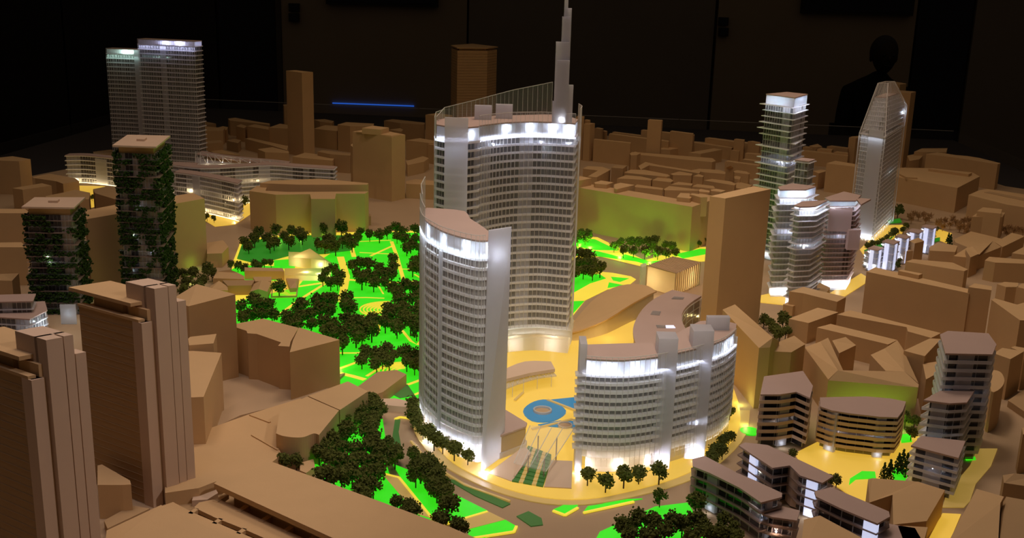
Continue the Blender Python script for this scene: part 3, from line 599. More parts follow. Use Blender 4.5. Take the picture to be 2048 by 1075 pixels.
# ---- right of the spire tower, far rows
Z4 = lambda pts: [(1140+a/5.373, 220+b/5.373) for a, b in pts]
Z5 = lambda pts: [(1320+a/5.373, 230+b/5.373) for a, b in pts]
far = [('stepped card tower, its tall middle, right behind the spire tower', 58, Z4([(60, 72), (90, 62), (157, 66), (150, 76)])),
 ('second step of the stepped card tower behind the spire tower', 54, Z4([(157, 104), (180, 100), (220, 106), (205, 112)])),
 ('third and lowest step of the stepped card tower behind the spire tower', 50, Z4([(150, 145), (215, 136), (268, 141), (218, 152)])),
 ('dark card box just right of the stepped card tower', 38, Z4([(265, 192), (300, 186), (358, 196), (340, 204)])),
 ('lower card box beyond the dark box by the stepped tower', 34, Z4([(345, 222), (370, 217), (403, 224), (385, 232)])),
 ('broad blank card wall block right of the stepped tower', 30, Z4([(255, 314), (270, 306), (656, 346), (650, 356)])),
 ('long far card bar below the clear rim', 26, Z4([(418, 256), (440, 246), (1068, 328), (1060, 340)])),
 ('thin far card bar at the very back edge', 24, Z4([(455, 236), (480, 230), (776, 268), (770, 278)])),
 ('far card block carrying a small tower box', 34, Z4([(765, 214), (790, 208), (1340, 262), (1330, 276)])),
 ('small square card tower box standing above the far card block', 60, Z4([(838, 104), (860, 97), (997, 106), (985, 114)])),
 ('upper far card bar right of the small tower box', 39, Z5([(110, 172), (130, 165), (362, 195), (355, 205)])),
 ('pale slanted card roof bar, the nearer to the spire tower', 17, Z5([(-60, 365), (250, 312), (378, 324), (110, 372)])),
 ('pale slanted card roof bar, the farther from the spire tower', 17, Z5([(310, 402), (580, 355), (670, 370), (440, 414)])),
 ('long thin card bar behind the two pale slanted roofs', 17, Z5([(205, 275), (230, 268), (385, 283), (790, 346), (770, 354)])),
 ('far long card bar at the back left of the terraced tower', 24, Z5([(485, 246), (530, 238), (800, 272), (1080, 305), (1070, 320), (800, 290)])),
 ('small box at the back edge by the terraced tower', 30, Z5([(797, 258), (820, 252), (912, 262), (905, 272)])),
 ('small low card roof at the back edge by the terraced tower', 28, Z5([(945, 280), (1000, 276), (1082, 292), (1070, 300)])),
 ('long low card bar with bright top edge', 17, Z5([(-330, 415), (-300, 395), (565, 462), (600, 492), (560, 505)])),
  ('card bar beside the terraced tower, upper of two', 18, Z5([(885, 474), (915, 466), (1060, 486), (1050, 500)])),
 ('card bar beside the terraced tower, lower of two', 18, Z5([(700, 494), (740, 486), (880, 506), (1080, 530), (1060, 545), (840, 515)])),
 ('thin card roof close to the terraced tower', 20, Z5([(915, 410), (940, 402), (1085, 412), (1080, 428)])),
 ('tiny card roof behind the pale slanted roofs', 15, Z5([(760, 378), (780, 372), (860, 380), (850, 388)])),
 ('card wall block under the broad blank wall', 22, Z4([(640, 465), (700, 445), (760, 462), (720, 482), (655, 485)])),
 ('narrow dark card bar left of the courtyard rows', 20, Z4([(445, 618), (490, 590), (615, 595), (570, 628)])),
 ('angled card wing behind the green-lit wall', 16, Z4([(140, 628), (190, 600), (350, 608), (435, 640), (290, 720), (190, 712), (300, 648)])),
 ('small card wing beside the spire tower foot', 18, Z4([(20, 540), (60, 532), (112, 540), (100, 550)])),
 ('courtyard card row, back wing', 14, Z4([(735, 600), (810, 556), (960, 590), (1182, 625), (1400, 660), (1390, 680), (1100, 630), (850, 592), (760, 640)])),
 ('courtyard card row, front wing', 14, Z4([(575, 670), (650, 640), (800, 640), (1050, 690), (1075, 708), (1040, 716)])),
 ('courtyard card row, right wing', 13, Z5([(110, 632), (210, 604), (350, 628), (340, 648), (140, 644)])),
 ('small card hut at the end of the courtyard rows', 13, Z5([(355, 655), (415, 633), (472, 652), (460, 665)])),
 ('flat card row below the courtyard rows', 12, Z4([(505, 735), (600, 698), (760, 712), (885, 740), (870, 754), (620, 738)])),
 ('hipped card row next to the flat row', 12, Z4([(885, 752), (950, 720), (1080, 735), (1112, 760), (1085, 775)])),
 ('card row with shallow roof just above the green-lit wall', 16, Z4([(695, 815), (720, 798), (1002, 838), (995, 856), (700, 826)])),
 ('second card row just above the green-lit wall', 15, Z5([(40, 795), (100, 760), (330, 788), (420, 800), (410, 812), (50, 806)])),
 ('low hipped card row in the middle of the old blocks', 12, Z5([(115, 745), (200, 716), (352, 736), (340, 756)])),
 ('low hipped card row right of the middle one', 12, Z5([(345, 765), (400, 740), (575, 760), (592, 785), (570, 790)])),
 ('long hipped card row behind the small bell tower', 13, Z5([(330, 592), (420, 576), (640, 588), (705, 612), (700, 632), (480, 615)])),
 ('wide card row in front of the small bell tower', 14, Z5([(470, 700), (560, 684), (760, 712), (820, 738), (800, 755), (600, 722)])),
 ('card row right of the small bell tower', 14, Z5([(790, 600), (830, 590), (930, 606), (968, 628), (950, 634), (800, 616)])),
 ('little card box at the foot of the small bell tower', 14, Z5([(795, 660), (820, 652), (868, 662), (860, 690), (800, 684)])),
 ('sloped card row behind the tall brown slab', 10, Z5([(815, 730), (850, 716), (990, 750), (960, 775), (870, 790), (760, 770)]))]
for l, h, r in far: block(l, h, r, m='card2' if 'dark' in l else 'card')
v = Z5([(708, 566), (760, 560), (792, 568), (745, 574), (758, 543)])
roofed('small bell tower with pointed card roof among the old blocks', [v[0]+(26,), v[1]+(26,), v[2]+(26,), v[3]+(26,), v[4]+(31,)], [[0, 3, 4], [3, 2, 4], [2, 1, 4], [1, 0, 4]])
# the long green-lit building with roof houses
gr = [(1090, 363), (1148, 373.3), (1384.7, 413.5), (1440, 394), (1400, 386), (1375, 401), (1320, 391), (1150, 363), (1100, 356)]
t = block('long flat card building whose high wall is lit green by the garden', 42, gr)
for k, (l, h, r) in enumerate((('pale-topped card box on the green-lit long building nearest the spire tower', 49, Z4([(20, 735), (110, 708), (232, 732), (60, 765), (20, 775)])),
  ('pale flat card box in the middle behind the green-lit wall', 46, Z4([(260, 776), (335, 756), (470, 776), (395, 800), (270, 790)])),
  ('pale wedge card box behind the green-lit wall', 46, Z4([(475, 842), (478, 795), (545, 780), (695, 804), (500, 850)])),
  ('tiny flat card box at the corner of the green-lit building', 46, Z5([(180, 880), (220, 835), (320, 840), (338, 885), (320, 895)])),
  ('flat card box beside the corner roof of the green-lit building', 48, Z5([(320, 850), (345, 838), (500, 858), (510, 880), (440, 884)])),
  ('small card box near the tall brown slab roof', 44, Z5([(415, 800), (440, 793), (535, 812), (530, 830), (420, 820)])),
  ('flat card box right beside the tall brown slab roof', 46, Z5([(545, 800), (600, 790), (705, 808), (660, 826), (550, 812)])))):
    block(l, h, r, z0=30)
block('tall plain brown card slab in front of the terraced towers', 101, [(1419.6, 392), (1451, 396.5), (1541.4, 378), (1508, 372)])
# ---- far right
Z6 = lambda pts: [(1600+a/5.374, 230+b/5.374) for a, b in pts]
Z7 = lambda pts: [(1790+a/4.48, 230+b/4.48) for a, b in pts]
fr = [('low far card roof between the terraced tower and the glass shard tower, first', 20, Z6([(30, 340), (60, 332), (180, 350), (170, 362)])),
 ('low far card roof with a peak between the two glass towers', 22, Z6([(100, 330), (190, 308), (240, 340), (150, 345)])),
 ('flat far card box in the middle between the two glass towers', 21, Z6([(185, 365), (230, 350), (358, 365), (340, 380)])),
 ('far dark card bar between the two glass towers', 24, Z6([(290, 335), (340, 325), (520, 348), (515, 360)])),
 ('far card roof piece before the square card block', 20, Z6([(365, 398), (400, 388), (520, 402), (515, 412)])),
 ('long far card wall between the two glass towers', 18, Z6([(20, 385), (60, 375), (520, 420), (515, 440)])),
 ('square card block touching the glass shard tower', 38, Z6([(528, 240), (560, 228), (640, 222), (680, 235), (600, 250)])),
 ('broad yellowish card block behind the stacked white tower', 34, Z6([(285, 518), (380, 490), (620, 530), (640, 560)])),
 ('low card block right of the small glass annex', 20, Z6([(140, 600), (230, 585), (302, 596), (200, 625)])),
 ('tall card tower rising behind the glass shard tower, upper part', 107, [(1778, 166), (1790, 163), (1813, 167), (1800, 169)]),
 ('tall card tower rising behind the glass shard tower, lower broad part', 102, [(1776, 184), (1795, 180), (1832, 183), (1822, 186)]),
 ('large card building with sunken roof court behind the bare trees', 28, Z7([(-60, 540), (560, 652), (762, 548), (690, 512), (310, 475), (60, 470), (-60, 480)])),
 ('arched card hall behind the large court building', 32, Z7([(280, 348), (380, 332), (548, 358), (650, 366), (760, 384), (945, 430), (920, 440), (540, 380)])),
 ('far stepped card block beside the arched hall', 27, Z7([(172, 328), (240, 298), (470, 296), (460, 330), (300, 332)])),
 ('low far card block at the foot of the tall card tower', 22, Z7([(110, 362), (170, 350), (260, 352), (220, 395), (130, 410)])),
 ('long cornice card building at the edge beyond the bare trees', 28, Z7([(660, 714), (745, 676), (820, 660), (1250, 722), (1250, 840), (1000, 800)])),
 ('card block with set-back roof box standing before the cornice building', 22, [(1944, 433), (1960, 421), (2010, 425), (2005, 434)]),
 ('set-back roof box above the card block before the cornice building', 27, [(1954, 422), (1966, 414), (2004, 418), (2002, 427)])]
for l, h, r in fr: block(l, h, r, m='card2' if 'dark' in l else 'card')
for l, h, z0, r in (('low raised roof house inside the court of the large card building', 31, 27, Z7([(300, 480), (330, 474), (690, 515), (660, 530)])), ('small roof house on the wall of the large court building', 30, 27, Z7([(40, 525), (60, 515), (190, 535), (200, 560), (100, 555)])),
    ('sunken dark roof strip of the cornice building', 28.4, 28, Z7([(800, 690), (850, 684), (1250, 760), (1250, 785)]))): block(l, h, r, z0=z0, m='card2' if 'dark' in l else 'card')
# gabled terraces at the right edge
Z8 = lambda pts: [(1780+a/4.134, 380+b/4.134) for a, b in pts]
def g8(label, pts, faces): roofed(label, [(1780+a/4.134, 380+b/4.134, z) for a, b, z in pts], faces)
g8('gabled card terrace row with dormer roofs at the right edge', [(525, 545, 13), (640, 470, 17), (740, 530, 17), (690, 560, 13), (850, 420, 17), (920, 470, 13)], [[0, 1, 2, 3], [1, 4, 5, 3, 2]])
g8('gabled card row continuing towards the cornice building', [(870, 430, 13), (1010, 352, 16), (1115, 380, 15), (930, 470, 12)], [[0, 1, 2, 3]])
g8('small dormer house on the gabled terrace row', [(625, 490, 18), (680, 465, 20), (735, 525, 18), (665, 555, 18)], [[0, 1, 2, 3]])
block('low card wing at the foot of the set-back roof block', 10, Z8([(530, 405), (670, 340), (920, 400), (880, 430), (640, 470), (540, 430)]))
block('stepped low card wing right of the white court cubes', 11, Z8([(325, 470), (400, 430), (560, 460), (540, 510), (330, 500)]))
roofed('small card house with pointed roof in front of the white court cubes', [(1780+a/4.134, 380+b/4.134, z) for a, b, z in ((155, 420, 19), (205, 440, 19), (282, 420, 19), (235, 392, 21))], [[0, 1, 3], [1, 2, 3]])
block('lower card block attached to the small pointed-roof house', 12, Z8([(100, 485), (135, 470), (210, 488), (200, 500), (110, 505)]))
block('long low card building behind the big blank wall', 16, Z8([(130, 590), (190, 570), (520, 598), (645, 655), (615, 668)]))
block('flat card block at the edge with wide pale roof', 17, Z8([(785, 580), (820, 550), (1200, 580), (1200, 610), (870, 598)]))
block('card block at the very edge above the wide pale roof', 15, Z8([(1008, 520), (1110, 465), (1200, 480), (1200, 545)]))
for k, q in enumerate((([(885, 775), (945, 757), (1060, 765), (1060, 800), (960, 800)], 'small card tower house with chimney box by the edge'), ([(1046, 800), (1090, 770), (1180, 775), (1180, 830)], 'small card house next to the chimney-box house'))):
    block(q[1], 15, Z8(q[0]))
t = block('big blank card wall block above the old town roofs', 38, [(1733, 542.7), (1750.5, 534), (1872, 562), (1940, 578), (1938.5, 586)], boxes=[(Z8([(68, 665), (90, 655), (270, 690), (240, 702)]), 38, 41)])
block('raised end box of the big blank wall', 42, [(1937, 573.5), (1949, 566), (1984, 572), (1983, 580)])
block('lower card continuation of the big blank wall', 36, [(1983, 599), (1990, 596), (2034, 608.6), (2080, 595), (2080, 640), (2040, 640)])
block('pale flat card roof at the edge below the big wall', 28, [(2018, 620), (2042, 612), (2090, 618), (2090, 640), (2040, 628)])
# ---- old town in the right foreground
def q9(a, b, z): return (1440+a/3.84, 560+b/3.84, z)
def q10(a, b, z): return (1740+a/3.838, 560+b/3.838, z)
roofed('long gabled card house with high yellowish wall beside the curved white block', [q9(20, 225, 37), q9(115, 185, 42), q9(405, 440, 42), q9(300, 520, 37), q9(455, 465, 38), q9(385, 515, 37)], [[0, 1, 2, 3], [3, 2, 4, 5]])
roofed('narrow gable-ended card house next to the long gabled house', [q9(385, 545, 33), q9(460, 468, 37), q9(548, 552, 33), q9(570, 425, 36), q9(655, 490, 33), q9(500, 455, 33)], [[0, 2, 1], [1, 2, 4, 3], [0, 1, 3, 5]])
block('flat card block left of the courtyard walls', 15, [q9(530, 295, 0)[:2], q9(750, 210, 0)[:2], q9(910, 245, 0)[:2], q9(680, 328, 0)[:2]])
block('card block with ribbed dark roof before the stacked white tower', 18, [q9(533, 85, 0)[:2], q9(640, 50, 0)[:2], q9(968, 128, 0)[:2], q9(900, 165, 0)[:2], q9(640, 100, 0)[:2]])
block('small lower card annex at the corner of the ribbed dark roof block', 8, [q9(485, 185, 0)[:2], q9(520, 170, 0)[:2], q9(588, 188, 0)[:2], q9(560, 200, 0)[:2]])
block('pale flat low card block behind the ribbed dark roof block', 8, [(1600, 570), (1640, 565), (1660, 575), (1652, 586), (1610, 582)])
block('L-shaped card courtyard wing, nearer the flat block', 16, [q9(745, 362, 0)[:2], q9(850, 335, 0)[:2], q10(210, 458, 0)[:2], q10(140, 492, 0)[:2]])
block('long thin card courtyard wing, farther back', 16, [q9(900, 262, 0)[:2], q9(1000, 230, 0)[:2], q10(545, 405, 0)[:2], q10(470, 442, 0)[:2], q10(290, 392, 0)[:2], q10(282, 360, 0)[:2], q10(95, 325, 0)[:2]])
roofed('gabled card house with one pale roof slope in the old town', [q9(650, 515, 22), q9(770, 470, 26), q9(905, 690, 27), q9(832, 762, 22), q9(830, 440, 23), q9(945, 690, 23)], [[0, 1, 2, 3], [1, 4, 5, 2]])
roofed('small card house with bright end in the courtyard', [q9(862, 462, 20), q9(965, 435, 21), q9(1045, 498, 18), q9(915, 560, 18)], [[0, 1, 2, 3]])
roofed('wedge card house with green-lit front wall behind the curved apartments', [q9(832, 768, 23), q9(905, 690, 28), q10(265, 700, 28), q10(375, 800, 24), q10(370, 822, 23)], [[0, 1, 2, 3, 4]])
roofed('card wing with pale slope joining the green-lit front house', [q10(5, 572, 24), q10(108, 525, 28), q10(266, 700, 28), q10(120, 695, 25), q10(210, 460, 24), q10(250, 520, 24), q10(372, 790, 24)], [[0, 1, 2, 3], [1, 4, 5, 6, 2]])
block('flat wedge card block beside the hexagonal tower', 27, [q10(260, 540, 0)[:2], q10(460, 445, 0)[:2], q10(545, 450, 0)[:2], q10(420, 582, 0)[:2]])
block('small card block with pointed top left of the hexagonal tower', 22, [q10(405, 640, 0)[:2], q10(520, 622, 0)[:2], q10(540, 700, 0)[:2], q10(430, 760, 0)[:2]])
block('flat-topped card block right of the hexagonal tower', 26, [q10(950, 560, 0)[:2], q10(1015, 518, 0)[:2], q10(1182, 545, 0)[:2], q10(1078, 605, 0)[:2]])
block('card block at the edge behind the flat-topped block', 24, [q10(1080, 515, 0)[:2], q10(1110, 505, 0)[:2], q10(1300, 540, 0)[:2], q10(1190, 560, 0)[:2]])
v_ = smooth(P([q10(930, 710, 0)[:2], q10(965, 690, 0)[:2], q10(1010, 712, 0)[:2], q10(1032, 770, 0)[:2], q10(1000, 830, 0)[:2], q10(930, 852, 0)[:2]], 24), 3, True)
single('card_building', 'rounded card drum house beside the hexagonal tower', 'building', MB().prism(v_, 0, 24), 'card')
block('grey-brown card slab at the right edge behind the old town', 34, [q10(1070, 235, 0)[:2], q10(1120, 205, 0)[:2], q10(1300, 230, 0)[:2], q10(1300, 270, 0)[:2]])
Z11 = lambda pts: [(1560+a/4.197, 860+b/4.197) for a, b in pts]
t = roofed('opaque card pavilion with folded roof in front of the glowing court', [Z11([(740, 410)])[0]+(14,), Z11([(775, 400)])[0]+(14,), Z11([(1160, 430)])[0]+(14,), Z11([(1385, 500)])[0]+(14,), Z11([(1232, 760)])[0]+(11,), Z11([(950, 790)])[0]+(10,), Z11([(945, 540)])[0]+(13,), Z11([(750, 605)])[0]+(10,)], [[0, 1, 2, 6, 7], [2, 3, 4, 5, 6]])
block('low card house at the bottom edge beside the opaque pavilion', 12, Z11([(990, 800), (1060, 800), (1240, 812), (1200, 960), (1050, 960)]))
roofed('brown folded-roof card house at the bottom right', [Z11([(1650, 490)])[0]+(17,), Z11([(1880, 555)])[0]+(20,), Z11([(1850, 610)])[0]+(20,), Z11([(1830, 960)])[0]+(16,), Z11([(1400, 960)])[0]+(14,)], [[0, 1, 2, 3, 4]])
roofed('dark card house in the bottom right corner', [Z11([(1860, 620)])[0]+(15,), Z11([(1900, 555)])[0]+(17,), Z11([(2150, 600)])[0]+(17,), Z11([(2150, 960)])[0]+(15,), Z11([(1840, 960)])[0]+(15,)], [[0, 1, 2, 3, 4]], m='card2')
roofed('dark little card house at the right edge above the corner house', [Z11([(1870, 375)])[0]+(15,), Z11([(1970, 360)])[0]+(17,), Z11([(2150, 380)])[0]+(16,), Z11([(2150, 480)])[0]+(15,), Z11([(1880, 440)])[0]+(15,)], [[0, 1, 2, 3, 4]], m='card2')
block('narrow card wall strip at the right edge', 22, [(2044, 855), (2075, 850), (2090, 860), (2046, 868)])
block('low sunken card yard at the edge beyond the rounded drum house', 4, [(2016, 800), (2060, 770), (2090, 790), (2060, 830)], m='card2')
# ---- park houses
roofed('cream lit hall with gable roof glowing in the park', [(577, 503, 8), (601, 504, 8), (620, 496.5, 11), (662, 525, 8), (650, 520, 8), (622, 517, 9), (577, 514, 8)], [[0, 1, 2, 3, 4, 5, 6]], m='cream', name='lit_hall')
roofed('low cream lit wing in front of the glowing park hall', [(569, 536, 6), (650, 536, 6), (662, 540, 6), (655, 551, 5), (569, 550, 5)], [[0, 1, 2, 3, 4]], m='cream', name='lit_hall')
def g(label, vs, fs, m='card'): roofed(label, vs, fs, m, 'park_house')
g('long low park house with flat tan roof and yellow-lit wall', [(489, 534, 8), (565, 535.5, 8), (568.5, 542, 8), (489, 541, 8)], [[0, 1, 2, 3]])
g('hipped park house at the path corner', [(426, 556, 7), (433, 543, 8), (460, 539, 10), (476, 545, 8), (489, 552, 7), (489, 558, 7)], [[0, 1, 2, 3, 4, 5]])
g('park house with dark flat roof and yellow-lit wall', [(445, 560, 8), (510, 559, 8), (503, 570, 8), (455, 571, 8)], [[0, 1, 2, 3]], 'card2')
g('small gabled park house with green-lit gable', [(500, 583, 7), (517, 577.5, 10), (535, 583, 7), (523, 560, 10), (543, 562, 7), (508, 567, 7)], [[0, 1, 3, 5], [1, 2, 4, 3]])
g('pointed park house beside the peaked card block', [(420, 572, 7), (438, 561, 10), (455, 572, 7), (456, 580, 7), (420, 580, 7)], [[0, 1, 2, 3, 4]])
g('park house set behind the green-lit gable house', [(506, 553, 9), (543, 553, 9), (543, 562, 8), (510, 562, 8)], [[0, 1, 2, 3]])
g('small gabled shed in the walled park yard', [(572, 556, 4), (597, 557, 4), (594, 575, 4), (580, 576, 4), (590, 563, 6)], [[0, 4, 3], [3, 4, 2], [2, 4, 1], [1, 4, 0]])
yd = Thing('walled_yard', 'low-walled yellow yard around the small gabled shed', 'yard', *at(568, 585))
for p, q in (((543, 597), (593, 596)), ((593, 596), (598, 558)), ((543, 597), (545, 580))): yd.part('yard_wall', MB().bar(at(*p)+(1,), at(*q)+(1,), .8, 2), 'card')
yd.part('yard_floor', MB().prism(P([(544, 596), (592, 595), (597, 560), (571, 558), (568, 580), (547, 582)], .8), .5, .8), 'plaza')
# ---- bare dry trees come with the trees below
lerp = lambda A, B, f: (A[0]+(B[0]-A[0])*f, A[1]+(B[1]-A[1])*f)
# ================================================================= WHITE ACRYLIC TOWERS
def resample(pts, d, closed=True):
    out = []; n = len(pts)
    for i in range(n if closed else n-1):
        a, b = pts[i], pts[(i+1) % n]; L = math.dist(a, b); k = max(1, round(L/d))
        out += [(a[0]+(b[0]-a[0])*q/k, a[1]+(b[1]-a[1])*q/k) for q in range(k)]
    if not closed: out.append(pts[-1])
    return out
def window_ring(poly, z0, z1, step, seed=1, pale=.22, mull=.35, dark='win', skip=None):
    """one storey of windows: panes between mullions, some bays pale panels; mats (dark, frost, line)"""
    rd_ = random.Random(seed); mb = MB(); p = resample(poly, step); n = len(p)
    run = 0
    for i in range(n):
        a, b = p[i], p[(i+1) % n]
        if run <= 0: run = rd_.randint(2, 6); kind = 1 if rd_.random() < pale else 0
        run -= 1
        mb.v += [(a[0], a[1], z0), (b[0], b[1], z0), (b[0], b[1], z1), (a[0], a[1], z1)]
        mb.face([len(mb.v)-4+k for k in range(4)], kind)
        u_ = unit(a, b)[0]; nx, ny = u_[1]*.35, -u_[0]*.35; t_ = mull/2
        mb.prism([(a[0]-u_[0]*t_, a[1]-u_[1]*t_), (a[0]-u_[0]*t_+nx, a[1]-u_[1]*t_+ny), (a[0]+u_[0]*t_+nx, a[1]+u_[1]*t_+ny), (a[0]+u_[0]*t_, a[1]+u_[1]*t_)], z0, z1, 2, bottom=False)
    return mb
def screen_strip(t, pts, z0, z1s, step=3.0, m='screen', lines=True, name='glass_screen', lw=.22):
    """thin clear sheet standing along an open line, with scored vertical lines as its own geometry"""
    mb = MB(); q = resample(pts, step, False); n = len(q)
    f = lambda i: z1s if not isinstance(z1s, (list, tuple)) else z1s[0]+(z1s[-1]-z1s[0])*i/(n-1)
    for i in range(n-1):
        a, b = q[i], q[i+1]; mb.v += [(a[0], a[1], z0), (b[0], b[1], z0), (b[0], b[1], f(i+1)), (a[0], a[1], f(i))]
        mb.face([len(mb.v)-4+k for k in range(4)], 0)
    s = t.part(name, mb, m)
    if lines:
        ml = MB()
        for i in range(n): ml.bar((q[i][0], q[i][1], z0), (q[i][0], q[i][1], f(i)), lw)
        for i in range(n-1): ml.bar(q[i]+(f(i),), q[i+1]+(f(i+1),), .35)
        t.part('scored_lines', ml, 'line', parent=s)
    return s
def storeys(t, poly, z0, z1, n, over=1.0, slab=.9, inset=.6, step=3.2, seed=1, pale=.22, dark='win', slabm='slab', mull=.35, par=0, core=None, corem='frost', slabpoly=None):
    """n floors: shared slab and window meshes, one object each"""
    p = ccw(poly); h = (z1-z0)/n; ox, oy, oz = t.org
    sl = MB().prism(slabpoly or off(p, over), 0, slab)
    if par:
        o_ = slabpoly or off(p, over)
        for i in range(len(o_)):
            a, b = o_[i], o_[(i+1) % len(o_)]; sl.bar((a[0], a[1], slab+par/2), (b[0], b[1], slab+par/2), .35, par)
    sm = sl.mesh('floor_slab', slabm, (ox, oy, 0)); wm = window_ring(off(p, -inset), slab, h, step, seed, pale, mull).mesh('window_band', [dark, 'frost', 'line'], (ox, oy, 0))
    for k in range(n):
        t.inst('floor_slab', sm, z0+k*h, t.o); t.inst('window_band', wm, z0+k*h, t.o)
    t.inst('floor_slab', sm, z1, t.o)
    if core: t.part('core', MB().prism(core, z0, z1), corem)
    return h
def crown(t, poly, z0, z1, roof=True, over=.3, m='frost', roofm='mauve', lip=1.0):
    p = ccw(poly); mb = MB(); n = len(p); mb.v = [(x, y, z0) for x, y in p]+[(x, y, z1) for x, y in p]
    for i in range(n): j = (i+1) % n; mb.face([i, j, n+j, n+i])
    t.part('crown_band', mb, 'crown' if m == 'frost' else m)
    if roof: t.part('roof', MB().prism(off(p, over), z1, z1+lip), roofm)
def shrink(poly, k):
    c = cen(poly); return [(c[0]+(x-c[0])*k, c[1]+(y-c[1])*k) for x, y in poly]
# ---------------------------------------------------------------- spire tower
H1 = 150
fA = P([(873, 251), (889, 254), (936, 257), (957, 255)], H1); fB = smooth(P([(959, 253.5), (988, 249.5), (1032, 246), (1085, 245.5), (1124, 247.5), (1150.5, 249)], H1), 2)
bk = smooth(P([(1156, 241), (1128, 233), (1085, 231), (1032, 232.5), (960, 235), (889, 239), (873, 243)], H1), 2)
polyA = fA+fB+bk; cA = cen(polyA)
tA = Thing('spire_tower', 'tallest white lit glass tower with concave front and stepped spire', 'tower', *cA)
hA = storeys(tA, polyA, 17, 141, 25, over=.9, slab=1.3, step=2.6, seed=5, pale=.20)
crown(tA, off(polyA, -.2), 141.8, 150, over=.2, lip=.8)
tA.part('podium', MB().prism(off(polyA, 1.5), 1, 10), 'frost'); tA.part('podium_band', MB().prism(off(polyA, 3), 12.5, 17), 'acr')
# frosted wing panel and clear screens
wp = P([(889.5, 258), (936, 260)], H1)
tA.part('frosted_panel', MB().prism([wp[0], wp[1], (wp[1][0], wp[1][1]+1.2), (wp[0][0], wp[0][1]+1.2)], 12, 157), 'acr', 'frosted panel with faint floor stripes')
screen_strip(tA, [(x, y-2.4) for x, y in fB], 14, 157, 3.0)
rs = P([(1160, 247), (1163, 241), (1156, 236)], 152); screen_strip(tA, smooth(rs, 3), 10, 161, 1.5)
rear = P([(873, 243), (889, 236), (951, 234), (1025, 230.5), (1103, 229)], 151)
screen_strip(tA, rear, 151, [154, 172], 3.2)
screen_strip(tA, P([(869, 251), (872, 240), (889, 234)], 150), 12, 155, 4)
for px, py, w_ in ((966, 238, 9), (1008, 236, 9)):
    c = at(px, py, 151); zt = hz(c[0], c[1], py-27)
    tA.part('rooftop_box', MB().prism([(c[0]-w_/1.7, c[1]-2), (c[0]+w_/1.7, c[1]-2), (c[0]+w_/1.7, c[1]+4), (c[0]-w_/1.7, c[1]+4)], 150.8, zt), 'frost')
sb0 = at(1125, 244, 151)
def sx(px, py):                      # sideways position on the spire's plane
    d = Cf*FPX+Cr*(px-1024)+Cu*(537.5-py); tt = sb0[1]/d.y; return d.x*tt, CH+d.z*tt
for (xa, xb), (ya, yb), dy, th in (((1105, 1118), (202, 244), .8, 3.2), ((1132, 1146.5), (169, 247), .2, 3.4), ((1112, 1138), (83, 247), 0, 4.0), ((1114.5, 1139), (119, 200), -.5, 4.4), ((1124.6, 1141), (33, 120), .3, 3.4), ((1129.5, 1143.5), (16, 169), .8, 3.0), ((1131.5, 1139), (-60, 30), .5, 2.4)):
    x0, zt = sx(xa, ya); x1, _ = sx(xb, ya); zb = max(151, sx(xa, yb)[1]); zb = min(zb, 175) if zb > 152 else zb
    tA.part('spire_plate', MB().prism([(x0, sb0[1]-th+dy), (x1, sb0[1]-th+dy), (x1, sb0[1]+dy), (x0, sb0[1]+dy)], 150.8 if zb < 153 else 160, zt), 'frost')
for i in (3, 5, 7, 9):
    x, y = fB[i]; led(tA, x, y+2.2, 147, .012, (.75, .84, 1), .5)
x, y = fA[2]; led(tA, x+1.5, y+3, 146, .010, (.75, .84, 1), .5)
led(tA, sb0[0]-1, sb0[1]-4.2, 153, .012, (.9, .95, 1), .5)
facade_fill(tA, fB[::2], 143.5, .042, (.72, .80, 1)); facade_fill(tA, fA[:3], 144, .015, (.72, .80, 1)); facade_fill(tA, fB[::2], 13, .012, (.9, .9, .8), up=True)
cx = [fB[2], fB[6], fB[9]]
for x, y in cx: led(tA, x, y+7, 138, .02, (.75, .82, 1), .3, False)
for x, y in ((fB[4][0], fB[4][1]+5), (fB[8][0], fB[8][1]+5)): led(tA, x, y, 6, .016, (1, .85, .6), .4)
# entrance canopy and raised slab
cp = Thing('entrance_canopy', 'curved glass canopy on slim posts at the foot of the spire tower', 'canopy', *at(1062, 765))
co1 = smooth(P([(1012, 752), (1040, 745), (1075, 742), (1108, 740)], 9), 3); co2 = smooth(P([(1012, 778), (1035, 769), (1075, 757), (1113, 752)], 7.5), 3)
cp.part('canopy_sheet', MB().loft(co1+list(reversed(co2)), 7.3, co1+list(reversed(co2)), 7.9), 'pane')
mb = MB()
for i in range(len(co1)-1): mb.bar(co1[i]+(8.2,), co2[i]+(8.1,), .35); mb.bar(co1[i]+(8.2,), co2[i+1]+(8.1,), .25)
cp.part('canopy_lattice', mb, 'line')
for i in range(0, len(co2), 2): cp.part('post', MB().bar(co2[i]+(1,), co2[i]+(8,), .4), 'line')
single('canopy_platform', 'flat beige raised slab between the spire tower and its glass canopy', 'platform', MB().prism(smooth(P([(1010, 737), (1050, 722), (1102, 722)], 11), 3)+P([(1110, 737), (1060, 745), (1012, 757)], 11), 9, 11), 'pale')
